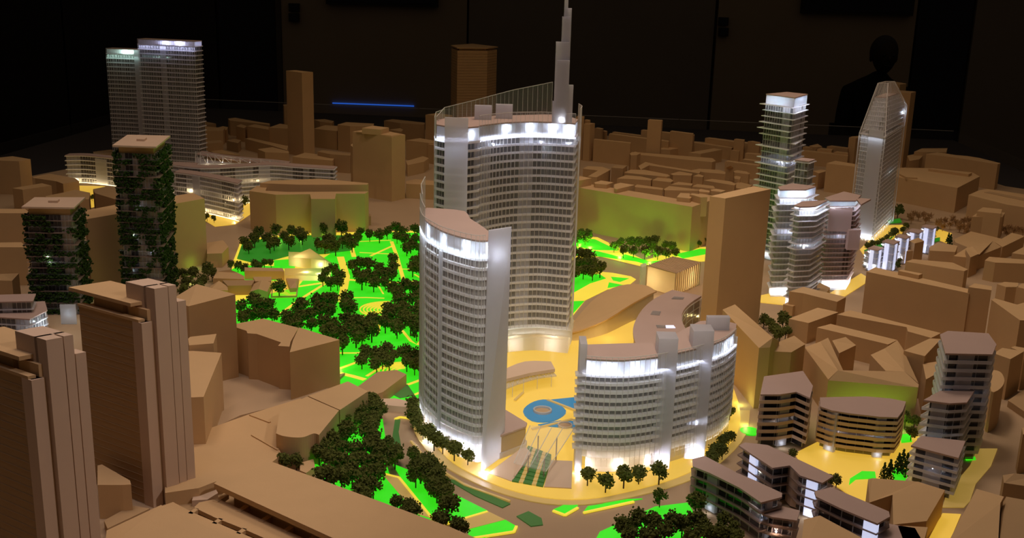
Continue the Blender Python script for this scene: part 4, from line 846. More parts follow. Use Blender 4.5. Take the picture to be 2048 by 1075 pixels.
# ---------------------------------------------------------------- curved bow tower
H2 = 116
fr2 = smooth(P([(845, 424), (852, 441), (874, 455), (891, 463.5), (926, 474), (957, 480.5), (976, 480)], H2), 3)
bk2 = smooth(P([(978, 462), (957, 447), (940, 436), (930, 422), (890, 417), (853, 415)], H2), 2)
polyB = fr2+bk2; cB = cen(polyB)
tB = Thing('bow_tower', 'bowed white glass tower with a tall frosted end blade in front of the spire tower', 'tower', *cB)
hB = storeys(tB, polyB, 16, 106, 19, over=.8, slab=1.25, step=2.8, seed=9, pale=.12, dark='haze')
crown(tB, off(polyB, -.2), 106.8, H2-.8, over=.2, lip=.8)
tB.part('podium', MB().prism(off(polyB, -1), 1, 11), 'frost'); tB.part('podium_band', MB().prism(off(polyB, 1.5), 12, 16), 'acr')
ba, bb = at(962, 947), at(1006, 915)
bt0, bt1 = at(977, 461, 121), at(1023, 454, 121)
tB.part('end_blade', MB().loft([ba, bb, (bb[0]+.5, bb[1]+1.6), (ba[0]+.3, ba[1]+1.6)], 0, [bt0, bt1, (bt1[0], bt1[1]+1.6), (bt0[0], bt0[1]+1.6)], 121), 'frost', 'tall smooth frosted end blade')
screen_strip(tB, [(x-1.2, y-2.2) for x, y in fr2], 9, 119, 3.4)
screen_strip(tB, smooth(P([(840, 412), (843, 426), (850, 441)], 117), 3), 2, 124, 3)
screen_strip(tB, P([(845, 418), (842, 408), (850, 400)], 118), 3, [126, 131], 2.5)
vb = fr2[8]; tB.part('white_fin', MB().prism([(vb[0]-1.5, vb[1]-1.6), (vb[0]+.2, vb[1]-2.4), (vb[0]+.6, vb[1]-.4), (vb[0]-1, vb[1]+.4)], 1, 106), 'frost')
for i in (4, 9, 13, 17): led(tB, fr2[i][0]+.6, fr2[i][1]+3, 112, .007, (.72, .85, 1), .45)
facade_fill(tB, fr2[::3], 109, .04, (.72, .86, 1)); facade_fill(tB, fr2[::3], 11, .02, (.85, .9, 1), up=True)
led(tB, bt0[0]+1.5, bt0[1]+9, 108, .03, (.8, .88, 1), .4, False)
led(tB, ba[0]+1.5, ba[1]-1.2, 2.2, .03, (.82, .9, 1), .6)
for i in (3, 8, 13, 17): led(tB, fr2[i][0]+2, fr2[i][1]+5, 6, .03, (.8, .88, 1), .4, False)
led(tB, fr2[5][0]-1, fr2[5][1]-3.5, 2, .02, (.8, .9, 1), .5)
pb = P([(1004, 826), (1008, 818), (1052, 845), (1050, 851), (1003, 868)], 14)
t = Thing('podium_block', 'beige-topped podium block between the bowed tower blade and the blue pool', 'building', *cen(pb))
t.part('body', MB().prism(pb, 1, 13), 'cream'); t.part('roof', MB().prism(off(pb, .6), 13, 14), 'mauve'); t.part('base_band', MB().prism(off(pb, .8), 1, 4), 'frost')
# ---------------------------------------------------------------- curved triple block
H3 = 60
f3 = smooth(P([(1172, 719), (1200, 721.5), (1248, 722.5), (1290, 719), (1330, 713), (1377, 703), (1420, 692), (1450, 680), (1470, 664)], H3), 2)
b3 = P([(1472, 650), (1440, 642), (1400, 645), (1370, 660), (1325, 688), (1270, 689), (1172, 692)], H3)
poly3 = f3+b3; c3_ = cen(poly3)
tC = Thing('crescent_block', 'curved white glass office block with bright crown at the plaza edge', 'building', *c3_)
hC = storeys(tC, poly3, 14, 52, 9, over=1.5, slab=1.5, step=2.4, seed=21, pale=.10, mull=.4)
crown(tC, off(poly3, -.1), 52.8, 60, over=.3, lip=.9)
tC.part('podium', MB().prism(off(poly3, -2.2), 1, 9), 'frost'); tC.part('podium_band', MB().prism(off(poly3, .8), 10, 14), 'acr')
def corebox(px, h, w_, d, zt, name='core_tower', m='frost', dy=0):
    c = at(px[0], px[1], h); mb = MB().prism([(c[0]-w_/2, c[1]-2.6+dy), (c[0]+w_/2, c[1]-2.6+dy+1.2), (c[0]+w_/2, c[1]+d+dy), (c[0]-w_/2, c[1]+d+dy)], 1, zt)
    return tC.part(name, mb, m)
corebox((1334, 713), H3, 9.5, 9, 70); corebox((1404, 697), H3, 10.5, 9, 70)
c = at(1166, 716, H3); tC.part('end_fin', MB().prism([(c[0]-1.7, c[1]-2), (c[0]+1.7, c[1]-2), (c[0]+1.7, c[1]+10), (c[0]-1.7, c[1]+10)], 1, 68), 'frost')
for k in range(10): tC.part('balcony', MB().prism([(c[0]-3.4, c[1]-3.5), (c[0]+4.5, c[1]-3.5), (c[0]+4.5, c[1]+2), (c[0]-3.4, c[1]+2)], 14+k*hC*.998, 14.8+k*hC*.998), 'acr')
c = at(1436, 664, H3); tC.part('rooftop_box', MB().prism([(c[0]-6, c[1]), (c[0]+6, c[1]+1), (c[0]+6, c[1]+5), (c[0]-6, c[1]+4)], 60.9, 68), 'frost')
screen_strip(tC, [(x, y-2.6) for x, y in f3], 6, 63, 2.6)
for i in (1, 3, 5, 7): led(tC, f3[i][0], f3[i][1]+3, 56, .010, (.74, .82, 1), .4)
for i in (12, 14, 15): led(tC, f3[i][0]-1, f3[i][1]+3, 56, .011, (.74, .88, 1), .4)
facade_fill(tC, f3[::2], 54.5, .035, (.72, .80, 1), out=2.1); facade_fill(tC, f3[::2], 9, .012, (1, .9, .75), up=True, out=2.1)
for i in (1, 4, 7): led(tC, f3[i][0], f3[i][1]+3, 5, .018, (1, .86, .66), .4, False)
for px, z in (((1334, 713), 4), ((1404, 697), 4), ((1404, 697), 20)):
    c = at(*px, H3); led(tC, c[0], c[1]+2.5, z, .018, (.82, .88, 1), .5, False)
c = at(1166, 716, H3); led(tC, c[0], c[1]-3.6, 2.4, .016, (.85, .92, 1), .5)
# ---------------------------------------------------------------- lens pavilion, rounded hall, ribbed pavilion
top = smooth(P([(1137, 646), (1160, 617), (1195, 588), (1240, 573), (1285, 578), (1310, 591)], 12)+P([(1308, 594), (1262, 612), (1215, 634), (1175, 645), (1150, 649)], 12), 3, True)
zt = [7+9*min(1, max(0, (x-42)/60)) for x, y in top]; base = shrink(top, .93)
c = cen(top); t = Thing('lens_pavilion', 'brown lens-shaped pavilion with overhanging pointed roof behind the plaza', 'pavilion', *c)
t.part('body', MB().loft([(x, y-4) for x, y in base], .5, base, [z-1 for z in zt]), 'cream'); t.part('roof', MB().loft(top, [z-1 for z in zt], top, zt), 'card')
lamp('POINT', 'led_lamp', ((c[0]-5)*S, (c[1]-42)*S, 8*S), .012, (1, .75, .3))
rh = smooth(P([(1345, 579), (1310, 596), (1284, 619), (1268, 648), (1267, 672), (1277, 700)], 24), 3)
rh2 = P([(1362, 690), (1372, 658)], 24); rc = smooth(P([(1372, 658), (1364, 640), (1366, 622), (1380, 606), (1403, 591)], 24), 3)
t = Thing('rounded_hall', 'rounded brown hall with roof openings and a curved glazed end', 'building', *cen(rh+rc))
t.part('roof', MB().prism(rh+rh2[:1]+rc, 22.5, 24), 'mauve'); t.part('body', MB().prism(shrink(rh+rh2[:1]+rc, .96), .5, 22.4), 'pale')
mb = MB()
for k in range(len(rc)-1):
    for j in range(4):
        a, b = rc[k], rc[k+1]; mb.v += [(a[0], a[1]-.3, 1+j*5.3), (b[0], b[1]-.3, 1+j*5.3), (b[0], b[1]-.3, 5.4+j*5.3), (a[0], a[1]-.3, 5.4+j*5.3)]; mb.face([len(mb.v)-4+q for q in range(4)])
t.part('glazed_end', mb, 'win', 'curved glazed end')
mb = MB()
for k in range(0, len(rc), 2): mb.bar((rc[k][0], rc[k][1]-.5, .6), (rc[k][0], rc[k][1]-.5, 22), .5)
for j in range(5):
    for k in range(len(rc)-1): mb.bar((rc[k][0], rc[k][1]-.5, .8+j*5.3), (rc[k+1][0], rc[k+1][1]-.5, .8+j*5.3), .5)
t.part('glazing_bars', mb, 'line')
for px, m in (([(1343, 597), (1348, 592), (1369, 594), (1366, 598)], 'pane'), ([(1301, 628), (1305, 621), (1322, 622), (1319, 630)], 'pane'), ([(1312, 649), (1314, 655), (1332, 655), (1331, 650)], 'pane'), ([(1331, 650), (1332, 655), (1351, 655), (1347, 650)], 'ledw')):
    t.part('skylight', MB().prism(P(px, 24.3), 24, 24.4), m)
pr = P([(1294, 530), (1344, 513), (1401, 524.5), (1352, 546)], 19); c = cen(pr)
t = Thing('ribbed_pavilion', 'glowing cream pavilion with fine ribs on roof and side', 'pavilion', *c)
t.part('body', MB().prism(shrink(pr, .97), .5, 18.5), 'cream')
u1, L1 = unit(pr[0], pr[1]); 
for k in range(13):
    f = k/12; a_, b_ = lerp(pr[0], pr[1], f), lerp(pr[3], pr[2], f)
    t.part('rib', MB().bar(a_+(19,), b_+(19,), .8), 'cream'); t.part('rib', MB().bar(b_+(.5,), b_+(19,), .6), 'cream')
t.part('roof', MB().prism(pr, 18.4, 18.8), 'pale')
for a_, b_ in ((pr[0], pr[3]),):
    t.part('frame_beam', MB().bar(a_+(19,), b_+(19,), .9), 'cream'); t.part('frame_post', MB().bar(a_+(.5,), a_+(19,), .9), 'cream'); t.part('frame_post', MB().bar(b_+(.5,), b_+(19,), .9), 'cream')
sp = P([(1283, 534), (1294, 530)], 19); t.part('side_panel', MB().prism([sp[0], sp[1], (sp[1][0], sp[1][1]+8), (sp[0][0], sp[0][1]+8)], .5, 19), 'acr')
for px in ((1320, 550), (1362, 548)):
    q_ = at(px[0], px[1]+22, 1); lamp('POINT', 'led_lamp', (q_[0]*S, (q_[1])*S, 9*S), .05, (1, .78, .42))
q_ = at(1325, 592, 1); lamp('POINT', 'led_lamp', (q_[0]*S, (q_[1]-3)*S, 4*S), .012, (1, .78, .42))
for px in ((612, 545), (640, 548), (600, 520), (640, 528)):
    q_ = at(px[0], px[1], 5); lamp('POINT', 'led_lamp', (q_[0]*S, q_[1]*S, 4*S), .018, (1, .85, .5))
# ---------------------------------------------------------------- gate canopy with posts
gp = Thing('stair_canopy', 'clear sloping canopy on posts above the green stairs', 'canopy', *at(1070, 920))
gq = [at(a_, b_, z_)+(z_,) for a_, b_, z_ in ((1060, 850, 22), (1148, 856, 22), (1092, 942, 9), (1028, 925, 9))]
m_ = MB(); m_.v = gq+[(x, y, z-.5) for x, y, z in gq]
for f_ in ([0, 1, 2, 3], [7, 6, 5, 4], [0, 4, 5, 1], [1, 5, 6, 2], [2, 6, 7, 3], [3, 7, 4, 0]): m_.face(f_)
gp.part('canopy_sheet', m_, 'screen')
mb = MB()
for f in (0, .25, .5, .75, 1):
    A_ = Vector(gq[0]).lerp(Vector(gq[1]), f); B2 = Vector(gq[3]).lerp(Vector(gq[2]), f); mb.bar(A_, B2, .3)
gp.part('canopy_lattice', mb, 'line')
for f, g_ in ((.3, .25), (.75, .25), (.3, .75), (.75, .75)):
    A_ = Vector(gq[0]).lerp(Vector(gq[1]), f); B2 = Vector(gq[3]).lerp(Vector(gq[2]), f); q_ = A_.lerp(B2, g_)
    gp.part('post', MB().bar((q_.x, q_.y, 1), (q_.x, q_.y, q_.z), .6), 'bronze')
# ================================================================= PLANT-COVERED TOWERS
def plant_tower(label, roof, h, n, seed):
    rp = P(roof, h); body = shrink(rp, .86); c = cen(rp); R = random.Random(seed)
    t = Thing('plant_tower', label, 'tower', *c)
    t.part('core', MB().prism(shrink(body, .9), 0, h-2), 'pale'); t.part('roof_plate', MB().prism(rp, h-1.2, h), 'pale')
    t.part('roof_fascia', MB().prism(shrink(rp, .8), h-6, h-1.3), 'card')
    b = rp; t.part('rooftop_box', MB().prism(shrink(rp, .18), h, h+1.6), 'pale')
    fh = (h-6)/n
    wm = window_ring(body, .5, fh, 2.6, seed, .5).mesh('window_band', ['dwin', 'pane', 'line'], t.org)
    for k in range(n):
        z = k*fh; jig = [(x+R.uniform(-1.2, 1.2), y+R.uniform(-1, 1)) for x, y in off(body, 2.2)]
        t.part('balcony_slab', MB().prism(jig, z, z+.5), 'screen' if k % 2 else 'bronze'); t.inst('window_band', wm, z, t.o)
        mb = MB(); pts = resample(off(body, 1.8), 1.7); m_ = len(pts); on = R.random() < .6; run = 0
        for i in range(m_):
            if run <= 0: on = R.random() < .6; run = R.randint(2, 6)
            run -= 1
            if on:
                for q in range(6): mb.clump((pts[i][0]+R.gauss(0, .9), pts[i][1]+R.gauss(0, .9), z+.8+R.uniform(0, fh*.75)), R.uniform(.65, 1.25))
        if mb.v: t.part('balcony_plants', mb, 'leafg', kind='stuff')
    for k in range(4): led(t, c[0]+R.uniform(-6, 6), body[0][1]-2.5 if k % 2 else c[1]-8, R.uniform(8, h-15), .0015, (.8, .9, 1), .25)
plant_tower('taller plant-covered tower with flat pinkish roof plate, thick with green balconies', [(224.5, 290), (254.8, 269), (340.4, 270.8), (312.5, 293)], 115, 26, 3)
plant_tower('shorter plant-covered tower with flat pinkish roof plate and green balconies', [(43, 413), (69, 394), (170.6, 394), (148, 414.5)], 77, 17, 8)
# ================================================================= TWIN SLABS AT THE BACK
def slab_tower(label, front, depth, h, n, seed, ledx, ledp, col):
    p0, p1 = at(*front[0], h), at(*front[1], h); u_, L_ = unit(p0, p1); nx = (-u_[1], u_[0])
    poly = [p0, p1, (p1[0]+nx[0]*depth, p1[1]+nx[1]*depth), (p0[0]+nx[0]*depth, p0[1]+nx[1]*depth)]
    t = Thing('glass_slab_tower', label, 'tower', *cen(poly)); z1 = h-7
    storeys(t, poly, 10, z1, n, over=.9, slab=1.0, step=3.4, seed=seed, pale=.15, dark='win')
    crown(t, poly, z1+1, h-1, lip=.8); t.part('podium', MB().prism(poly, 0, 9.8), 'acr')
    screen_strip(t, [(x, y-2.5) for x, y in (p0, p1)], 8, h, 2.6)
    facade_fill(t, [p0, p1], z1-.8, ledp*1.3, col)
    for f in ledx: led(t, p0[0]+u_[0]*L_*f, p0[1]+u_[1]*L_*f+3.5, h-4, ledp, col, .6)
    return t, p0, u_, L_
t, p0, u_, L_ = slab_tower('taller of the two back glass slabs with bluish crown light', ((276, 77), (389, 82)), 16, 156, 27, 4, (.5, .75), .035, (.62, .66, 1))
t, p0, u_, L_ = slab_tower('lower of the two back glass slabs with a frosted half and greenish crown light', ((213, 96), (341, 101)), 14, 143, 25, 7, (.30, .42), .028, (.62, 1, .85))
t.part('frosted_panel', MB().prism([(p0[0]+u_[0]*L_*a_, p0[1]+u_[1]*L_*a_-2.8-b_) for a_, b_ in ((.44, 0), (.74, 0), (.74, 1), (.44, 1))], 8, 142), 'acr')
# curved glass offices below them
def band_building(label, front, depth, h, z0, n, seed, panels=(), name='curved_office', over=.8, step=3, leds=(), col=(1, .74, .36), pw=.03, sl=.9, pale=.55):
    f_ = smooth(P(front, h), 3) if len(front) > 2 else P(front, h)
    bk_ = [(x, y+depth) for x, y in reversed(f_)]; poly = f_+bk_
    t = Thing(name, label, 'building', *cen(poly))
    storeys(t, poly, z0, h-1, n, over=over, slab=sl, step=step, seed=seed, pale=pale)
    t.part('roof', MB().prism(off(poly, .4), h-.2, h+.6), 'mauve')
    for i, z_a, z_b in panels:
        a, b = f_[i], f_[i+1]; t.part('white_panel', MB().prism([(a[0], a[1]-1.4), (b[0], b[1]-1.4), (b[0], b[1]-.6), (a[0], a[1]-.6)], z_a, z_b), 'frost')
    for i, z in leds:
        x, y = f_[min(i, len(f_)-1)]; led(t, x, y+5, z, pw*1.6, col, .4, False)
    facade_fill(t, f_[::3] if len(f_) > 3 else f_, .9, pw*1.5, (1, .78, .42), out=2.2, up=True)
    return t, f_
band_building('curved glass office wing with warm light, nearest the notched card block', [(350, 345), (385, 349), (430, 357), (475, 367)], 16, 38, 1, 8, 11, ((3, 8, 38),), leds=((1, 5), (4, 5), (8, 5), (8, 20), (3, 20)))
band_building('long sweeping glass office wing behind the nearer curved wing', [(345, 330), (400, 336), (470, 333.5), (540, 330), (600, 334), (667, 338)], 15, 40, 1, 9, 12, ((8, 22, 40),), leds=((3, 5), (5, 5), (8, 5), (11, 8), (5, 25), (8, 25)), over=1.4)
band_building('white grid office wing with small lit panels beside the taller plant-covered tower', [(131, 311), (170, 311), (229, 317)], 12, 32, 1, 6, 13, ((4, 1, 30),), leds=((1, 5), (4, 5)), pw=.022)
band_building('pale glass link wing behind the taller plant-covered tower', [(229, 322), (300, 326), (390, 330)], 12, 34, 1, 7, 15, leds=((2, 5), (5, 5)), pw=.02)
tr = Thing('truss_roof', 'curved truss roof in front of the dark card rows', 'roof', *at(500, 320))
ta = smooth(P([(391, 303), (430, 310), (480, 316), (540, 321), (571, 325)], 34), 3); tb_ = smooth(P([(391, 328), (430, 326), (480, 325), (540, 327), (571, 328)], 32), 3)
mb = MB()
for i in range(len(ta)-1):
    mb.bar(ta[i]+(34,), tb_[i]+(31,), .7); mb.bar(ta[i]+(34,), ta[i+1]+(34,), .7); mb.bar(tb_[i]+(31,), tb_[i+1]+(31,), .7); mb.bar(ta[i]+(34,), tb_[i+1]+(31,), .45)
tr.part('truss', mb, 'line'); tr.part('roof_sheet', MB().loft([(x, y+2) for x, y in ta]+list(reversed([(x, y+26) for x, y in ta])), 30, [(x, y+2) for x, y in ta]+list(reversed([(x, y+26) for x, y in ta])), 31), 'mauve')
tr.part('hall_floor', MB().prism(ta+list(reversed(tb_)), 27, 27.6), 'frost')
for i in (0, 6, 12): tr.part('post', MB().bar(tb_[i]+(0,), tb_[i]+(31,), .8), 'line'); tr.part('post', MB().bar(ta[i]+(0,), ta[i]+(34,), .8), 'line')
for px in (415, 445, 500): q_ = at(px, 324, 30); led(tr, q_[0], q_[1], 30, .012, (1, .8, .5), .6)
# ================================================================= TERRACED TOWERS
def terrace_tower(label, roof, h, n, seed, z0=8, over=1.4, jig=1.5, dark='win', par=0, cr=5, pale=.3, leds=True, m='slab', name='terraced_tower', podium=True, ledpow=.02, basepow=.03, roofm='mauve', side=(1, 1)):
    rp = ccw(P(roof, h)); c = cen(rp); R = random.Random(seed); t = Thing(name, label, 'tower' if h > 40 else 'building', *c)
    n_ = max(1, n); fh = (h-cr-z0)/n_; ins = off(rp, -.8)
    wm = window_ring(ins, .6, fh, 2.6, seed, pale).mesh('window_band', [dark, 'frost', 'line'], t.org)
    for k in range(n_+1):
        z = z0+k*fh; o_ = off(rp, over); 
        if jig: q_ = R.uniform(-jig, jig); o_ = [(x+(q_*side[0] if x < c[0] else -q_*side[1]), y+R.uniform(-.3, .3)) for x, y in o_]
        mb = MB().prism(o_, z, z+.6)
        if par:
            for i in range(len(o_)): a_, b_ = o_[i], o_[(i+1) % len(o_)]; mb.bar(a_+(z+.6+par/2,), b_+(z+.6+par/2,), .3, par)
        t.part('floor_slab', mb, m)
        if k < n_: t.inst('window_band', wm, z, t.o)
    crown(t, off(rp, -.3), h-cr+.6, h-.8, lip=.8, roofm=roofm)
    if podium: t.part('podium', MB().prism(off(rp, -.5), .6, z0), 'frost')
    fe = [(rp[i], rp[(i+1) % len(rp)]) for i in range(len(rp)) if (rp[(i+1) % len(rp)][0]-rp[i][0]) > 6]
    for a_, b_ in fe:
        if leds: facade_fill(t, [a_, b_], z0*.4, basepow*.6, (.95, .93, .9), up=True, out=2.4); facade_fill(t, [a_, b_], h-cr, ledpow*.35, (.78, .84, 1), out=2.2)
        elif name == 'court_house': t.part('lit_panel', MB().prism([lerp(a_, b_, .25), lerp(a_, b_, .6), (lerp(a_, b_, .6)[0], lerp(a_, b_, .6)[1]-.8), (lerp(a_, b_, .25)[0], lerp(a_, b_, .25)[1]-.8)], 1, h-1), 'ledw')  # glowing front strip added to brighten each cube house
    if leds: led(t, c[0]-2, c[1]-3, h-cr/2, ledpow, (.75, .83, 1), .5); led(t, c[0]+3, c[1]-2, z0/2+.5, basepow, (.85, .9, 1), .4, False); led(t, c[0], c[1], h*.6, ledpow*.7, (.8, .85, 1), .4, False)
    return t
terrace_tower('tallest terraced white tower with bright crown and jutting balcony slabs', [(1532, 187.5), (1574, 183.5), (1616, 188), (1590, 195)], 145, 25, 31, cr=9, over=1.6, jig=2.2, side=(1.6, .3), ledpow=.06)
terrace_tower('small glass annex attached halfway up the tallest terraced tower', [(1590, 319), (1604, 315), (1631, 318), (1618, 322.5)], 98, 14, 32, cr=2, over=.5, jig=1.2, leds=False)
terrace_tower('stacked white terraced tower with lit corner box in front of the tallest terraced tower', [(1556, 373), (1585, 366), (1633, 372), (1612, 379), (1560, 379)], 86, 15, 33, cr=7, over=1.8, jig=2.0, ledpow=.05, dark='pane', basepow=.08)
terrace_tower('bronze-tinted terraced white tower wing standing nearest the tall brown slab', [(1588, 410), (1605, 402), (1655, 400), (1632, 412), (1600, 413)], 79, 16, 34, cr=3, over=1.2, jig=1.6, ledpow=.04, dark='pane', basepow=.08)
t = terrace_tower('mauve-fronted terraced tower with open loggias and flat pink roof', [(1649, 395), (1688, 382.5), (1722, 390), (1712, 401), (1660, 401)], 74, 16, 35, cr=5, over=1.5, jig=1.0, m='rose', z0=9, ledpow=.03, basepow=.05, dark='win', pale=.5)
c = at(1690, 404, 72)
t.part('blank_panel', MB().prism([(c[0]-14, c[1]-8), (c[0]+4, c[1]-9), (c[0]+4, c[1]-7.8), (c[0]-14, c[1]-6.8)], 50, 69), 'rose', 'blank mauve front panel')
t.part('blank_panel', MB().prism([(c[0]+2, c[1]-12), (c[0]+12, c[1]-10), (c[0]+12, c[1]-4), (c[0]+2, c[1]-6)], 36, 52), 'rose', 'blank mauve box')
t.part('roof_wing', MB().prism(P([(1713, 398), (1722, 396), (1742, 398), (1722, 409)], 74), 73, 74.2), 'mauve')
# ---------------------------------------------------------------- glass shard tower
gA, gB, gC_, gD = [at(*p) for p in ((1698, 472), (1744, 484), (1783, 444), (1738, 436))]
base = [gA, gB, gC_, gD]; c = cen(base); t = Thing('shard_tower', 'faceted glass tower with slanting top and chamfered sides near the back right', 'tower', *c)
zA = hz(*gA, 267); zC = hz(*gC_, 212); T1, T2 = lerp(gA, gC_, .30), lerp(gA, gC_, .62); zT = hz(*T1, 166)
def plan(z, k=0):            # outline of the tower at height z
    fa = max(0, (z-zA)/(zT-zA)); fc = max(0, (z-zC)/(zT-zC))
    A_, C2 = lerp(gA, T1, fa), lerp(gC_, T2, fc); B2 = lerp(gB, lerp(T1, T2, .5), max(fa*.85, 0)); D2 = lerp(gD, lerp(T1, T2, .5), fa*.85)
    return off([A_, B2, C2, D2], k)
n = int((zA-6)/4.1); fh = (zA-6)/n
wm = window_ring(plan(0, -1.2), .5, fh, 2.6, 77, .55).mesh('window_band', ['pane', 'frost', 'line'], t.org); sm = MB().prism(plan(0, -.3), 0, .55).mesh('floor_slab', 'slab', t.org)
for k in range(n+1):
    t.inst('floor_slab', sm, 6+k*fh, t.o)
    if k < n: t.inst('window_band', wm, 6+k*fh, t.o)
z = zA+fh
while z < zT-16:
    t.part('floor_slab', MB().prism(plan(z, -.5), z, z+.5), 'slab'); t.part('window_band', window_ring(plan(z, -1.5), z+.5, z+fh, 2.6, 5, .5), ['pane', 'frost', 'line']); z += fh
t.part('roof', MB().prism(plan(z, -1), z, z+1), 'mauve')
zs_ = [0, zA, (zA+zC)/2, zC, zT]; mb = MB(); ml = MB(); rings = [plan(z_, 1.0) for z_ in zs_]
for a_, r_ in enumerate(rings): mb.v += [(x, y, zs_[a_]) for x, y in r_]
for a_ in range(len(zs_)-1):
    for i in range(4):
        j2 = (i+1) % 4; mb.face([a_*4+i, a_*4+j2, a_*4+4+j2, a_*4+4+i])
        ml.bar(mb.v[a_*4+i], mb.v[a_*4+4+i], .8); ml.bar(mb.v[a_*4+4+i], mb.v[a_*4+4+j2], .6 if a_ in (0, 3) else .05)
        for f in (.1, .2, .3, .4, .5, .6, .7, .8, .9): ml.bar(Vector(mb.v[a_*4+i]).lerp(Vector(mb.v[a_*4+j2]), f), Vector(mb.v[a_*4+4+i]).lerp(Vector(mb.v[a_*4+4+j2]), f), .22)
s_ = t.part('glass_screen', mb, 'screen'); t.part('scored_lines', ml, 'line', parent=s_)
q0 = plan(0, 1.3); w0, w1 = lerp(q0[0], q0[1], .38), lerp(q0[0], q0[1], .92)
t.part('white_panel', MB().prism([w0, w1, (w1[0], w1[1]+.8), (w0[0], w0[1]+.8)], 2, zA+6), 'acr', 'pale panel up the front')
led(t, gC_[0]-4, gC_[1]-5, zC-6, .03, (.75, .85, 1), .9); led(t, gB[0]-3, gB[1]+9, 6, .02, (.85, .92, 1), .4, False); facade_fill(t, [q0[0], q0[1]], 1.5, .05, (.85, .93, 1), up=True); facade_fill(t, [q0[1], q0[2]], 1.5, .04, (.85, .93, 1), up=True); facade_fill(t, [q0[0], q0[1]], zA-2, .005, (.8, .88, 1)); led(t, c[0], c[1], 60, .04, (.85, .95, .9), .4, False)
# ---------------------------------------------------------------- white court cubes
for k, (l, rf_, h) in enumerate((('white lit court cube house nearest the mauve terraced tower', [(1735, 496), (1748, 490), (1768, 495), (1756, 500)], 20), ('white lit court cube house, brightest of the row', [(1764, 482), (1776, 477), (1800, 482), (1788, 488)], 25),
    ('white lit court cube house behind the small pointed-roof card house', [(1790, 471), (1800, 467), (1822, 472), (1812, 477)], 24), ('white lit court cube house beside the dark bushes', [(1814, 461), (1824, 456), (1848, 460), (1838, 466)], 22),
    ('white lit court cube house at the far end of the row', [(1843, 452), (1852, 448), (1875, 452), (1866, 457)], 25), ('pale low court cube house at the foot of the mauve terraced tower', [(1728, 503), (1738, 499), (1752, 502), (1742, 507)], 14))):
    t = terrace_tower(l, rf_, h, 3, 50+k, z0=2, over=.3, jig=0, cr=3, pale=.7, leds=False, name='court_house')
    q_ = P(rf_, h); c = cen(q_); led(t, q_[0][0]+1, q_[0][1]-1, h-3, .004, (.8, .86, 1), .3); led(t, c[0], c[1], 4, .02, (.85, .9, 1), .3, False)
    a_, b_ = ccw(q_)[0], ccw(q_)[1]
# ================================================================= BALCONY APARTMENTS
def apartments(label, roof, h, n, seed, z0=1, over=2.2, par=1.3, cores=(), dark='dwin', pale=.12, m='acr', name='balcony_apartments', edge=None, pw=.02, sm=False):
    rp = P(roof, h); rp = ccw(smooth(rp, 2, True)) if sm else ccw(rp); c = cen(rp); t = Thing(name, label, 'building', *c)
    body = off(rp, -2.0); fh = (h-z0-1)/n
    wm = window_ring(body, .5, fh, 5.2, seed, pale*.5, .25).mesh('window_band', [dark, 'frost', 'line'], t.org)
    o_ = off(rp, .2); sl = MB().prism(o_, 0, .5)
    for i in range(len(o_)): a_, b_ = o_[i], o_[(i+1) % len(o_)]; sl.bar(a_+(.5+par/2-.3,), b_+(.5+par/2-.3,), .3, par)
    sme = sl.mesh('balcony_slab', m, t.org)
    for k in range(n):
        t.inst('window_band', wm, z0+k*fh, t.o)
        if k: t.inst('balcony_slab', sme, z0+k*fh, t.o)
    t.part('inner_core', MB().prism(shrink(body, .6), z0, h-1), 'pale')
    t.part('roof', MB().prism(rp, h-.9, h), 'mauve')
    for (px, wd, mm) in cores:
        q_ = at(px[0], px[1], h); best = min(range(len(rp)), key=lambda i: abs(0)+((rp[i][0]+rp[(i+1) % len(rp)][0])/2-q_[0])**2+((rp[i][1]+rp[(i+1) % len(rp)][1])/2-q_[1])**2)
        # nearest point of the outline
        bd = 1e9
        for i in range(len(rp)):
            A_, B2 = Vector(rp[i]), Vector(rp[(i+1) % len(rp)]); d_ = B2-A_; tt = max(0, min(1, (Vector(q_)-A_).dot(d_)/max(1e-6, d_.length_squared))); pt = A_+d_*tt
            if (pt-Vector(q_)).length < bd: bd = (pt-Vector(q_)).length; nb = pt; du = d_.normalized()
        nn = Vector((du.y, -du.x))
        t.part('stair_core', MB().prism([tuple(nb-du*wd/2-nn*2.6), tuple(nb+du*wd/2-nn*2.6), tuple(nb+du*wd/2-nn*.5), tuple(nb-du*wd/2-nn*.5)], z0, h-1), mm, 'white lit stair core')
        lamp('POINT', 'led_lamp', ((nb.x+nn.x*.8-0)*S, (nb.y+nn.y*.8)*S, (z0+1.5)*S), pw*.08, (.85, .9, 1)); led(t, nb.x-nn.x*4, nb.y-nn.y*4, h*.55, pw, (.8, .86, 1), .3, False)
    led(t, c[0], c[1], h*.5, pw*.5, (1, .8, .5), .3, False)
    return t
apartments('curved balcony apartment block with flowing pale floor bands beside the round lit lawn', [(1640, 794), (1680, 793), (1733, 792), (1780, 796), (1812, 802), (1806, 820), (1795.5, 834), (1760, 833), (1736, 830), (1700, 826), (1664, 820), (1640, 812)], 24, 7, 61, cores=(((1664, 820), 6, 'frost'), ((1765, 833), 5, 'frost')), m='pale', par=1.7)
apartments('taller trapezoid end of the curved balcony block', [(1528, 752), (1606, 741), (1626, 771), (1620, 795), (1593, 783), (1560, 788), (1521, 788)], 31, 7, 62, cores=(((1578, 788), 6, 'frost'),), m='pale', par=1.7)
apartments('tall hexagonal-roofed balcony tower at the right', [(1880, 668), (1896, 661), (1977, 666), (1993, 688), (1985, 708), (1891, 706)], 60, 13, 63, cores=(((1937, 708), 8, 'frost'),), m='acr', name='hexagonal_tower', par=1.6)
